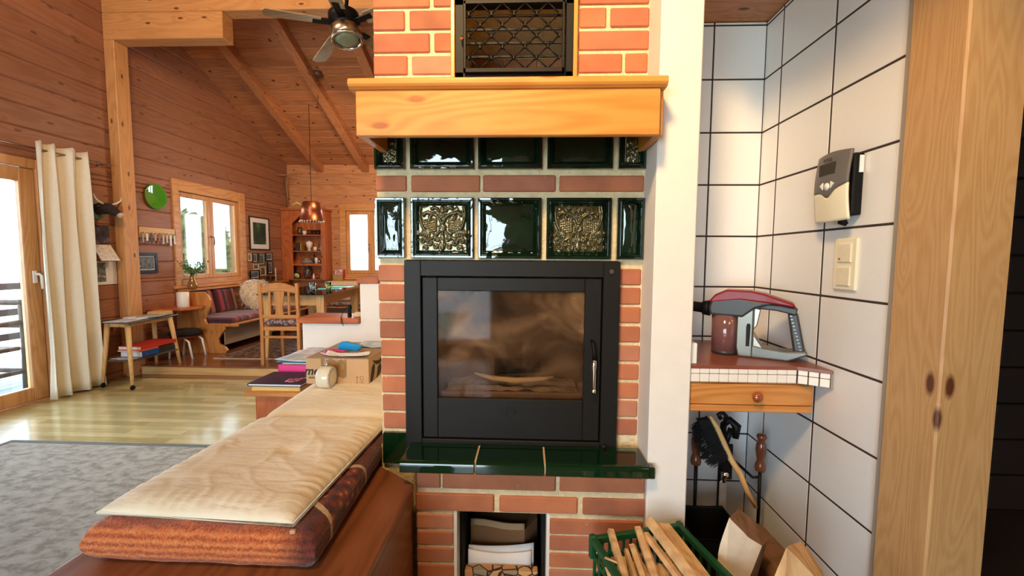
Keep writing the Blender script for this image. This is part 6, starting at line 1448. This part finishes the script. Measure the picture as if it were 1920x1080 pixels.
def roundlog(label, c, r_, ln, rz):
    b = MB(); pts = [(r_*(1+.08*nz3(math.cos(a)*2, math.sin(a)*2, c[0]*9))*math.cos(a), r_*(1+.08*nz3(math.cos(a)*2, math.sin(a)*2, c[1]*9))*math.sin(a)) for a in [i*2*PI/14 for i in range(14)]]
    pts = pts if r_ < .07 else [p for p in pts if p[1] < .035]
    b.prism(pts, -ln/2, ln/2, 'XZ'); o = b.build('split_log', [BARK], bev=.003); o.location = c; o.rotation_euler = (0, 0, rz)
    return tag(o, label, 'firewood', 'split logs in the nook')
roundlog('brown bark log lying on top of the pile against the tiles', (.835, 1.36, .27), .068, .30, .05)
roundlog('bark log under the topmost one in the pile against the tiles', (.80, 1.34, .13), .069, .32, -.05)
roundlog('thin bark log on the floor against the white tiles', (.885, 1.30, .055), .05, .34, 0)
roundlog('bark log on the floor under the white-faced split log', (.66, 1.14, .16), .062, .26, .1)
roundlog('lowest bark log on the floor beside the green crate', (.68, 1.10, .05), .048, .30, -.1)
roundlog('bark log under the striped-grain split log', (.70, .98, .29), .06, .24, .2)
roundlog('bark log low on the floor under the striped-grain log', (.74, .96, .12), .065, .28, 0)

# inside the lower wood niche
t = thing('cardboard_box', 'brown cardboard box inside the brick wood niche below the green ledge', 'box', (-.10, 1.66, .03))
BR2 = flat('brown_kraft_card', (150, 104, 66), noise=.05, rough=.85)
b = MB(); b.prism([(-.215, 1.545), (-.005, 1.52), (.045, 1.60), (.045, 1.84), (-.215, 1.84)], .03, .268, 'XY'); b.build('carton', BR2, t, bev=.002)
b = MB(); b.grid(lambda u, v: (-.215+.21*u, 1.545-.025*u+.01*v, .268+.02*v+.003*math.sin(u*7)), 8, 4); b.build('flap', CARD, t, solid=.003)
def bagmat():
    m, N, L, b = newmat('patterned_kraft_paper'); setp(b, rough=.8)
    tc = N.new('ShaderNodeTexCoord'); vo = N.new('ShaderNodeTexVoronoi'); vo.feature = 'DISTANCE_TO_EDGE'; vo.inputs['Scale'].default_value = 22; L.new(tc.outputs['Object'], vo.inputs['Vector'])
    v2 = N.new('ShaderNodeTexVoronoi'); v2.inputs['Scale'].default_value = 22; L.new(tc.outputs['Object'], v2.inputs['Vector'])
    c = ramp(N, L, v2.outputs['Color'], [(.2, lin(206, 156, 104)), (.55, lin(190, 130, 84)), (.6, lin(150, 140, 120)), (.8, lin(214, 170, 116))])
    mx = N.new('ShaderNodeMix'); mx.data_type = 'RGBA'; L.new(math_(N, L, 'LESS_THAN', vo.outputs['Distance'], .05), mx.inputs[0]); L.new(c, mx.inputs[6]); mx.inputs[7].default_value = lin(60, 36, 24)
    L.new(mx.outputs[2], b.inputs['Base Color']); return m
b = MB(); b.box(-.222, .045, 1.44, 1.475, .03, .165, c=.003)
tag(b.build('paper_bag', bagmat()), 'brown paper bag with outlined printed shapes at the front of the niche', 'bag')
for k, (y, z, a) in enumerate(((1.478, .200, .0), (1.492, .212, .016))):
    b = MB(); b.grid(lambda u, v: (-.215+.235*u+.01*k*u, y+.008*v, z-.10+.10*v+.014*(2*u-1)**2*(1-k*.4)+a*u), 12, 3); tag(b.build('newspaper', PAPER, solid=.002), ('folded white newspaper standing in front of the niche box', 'second white newspaper sheet right behind the first in the niche')[k], 'newspaper', 'newspapers in the wood niche')
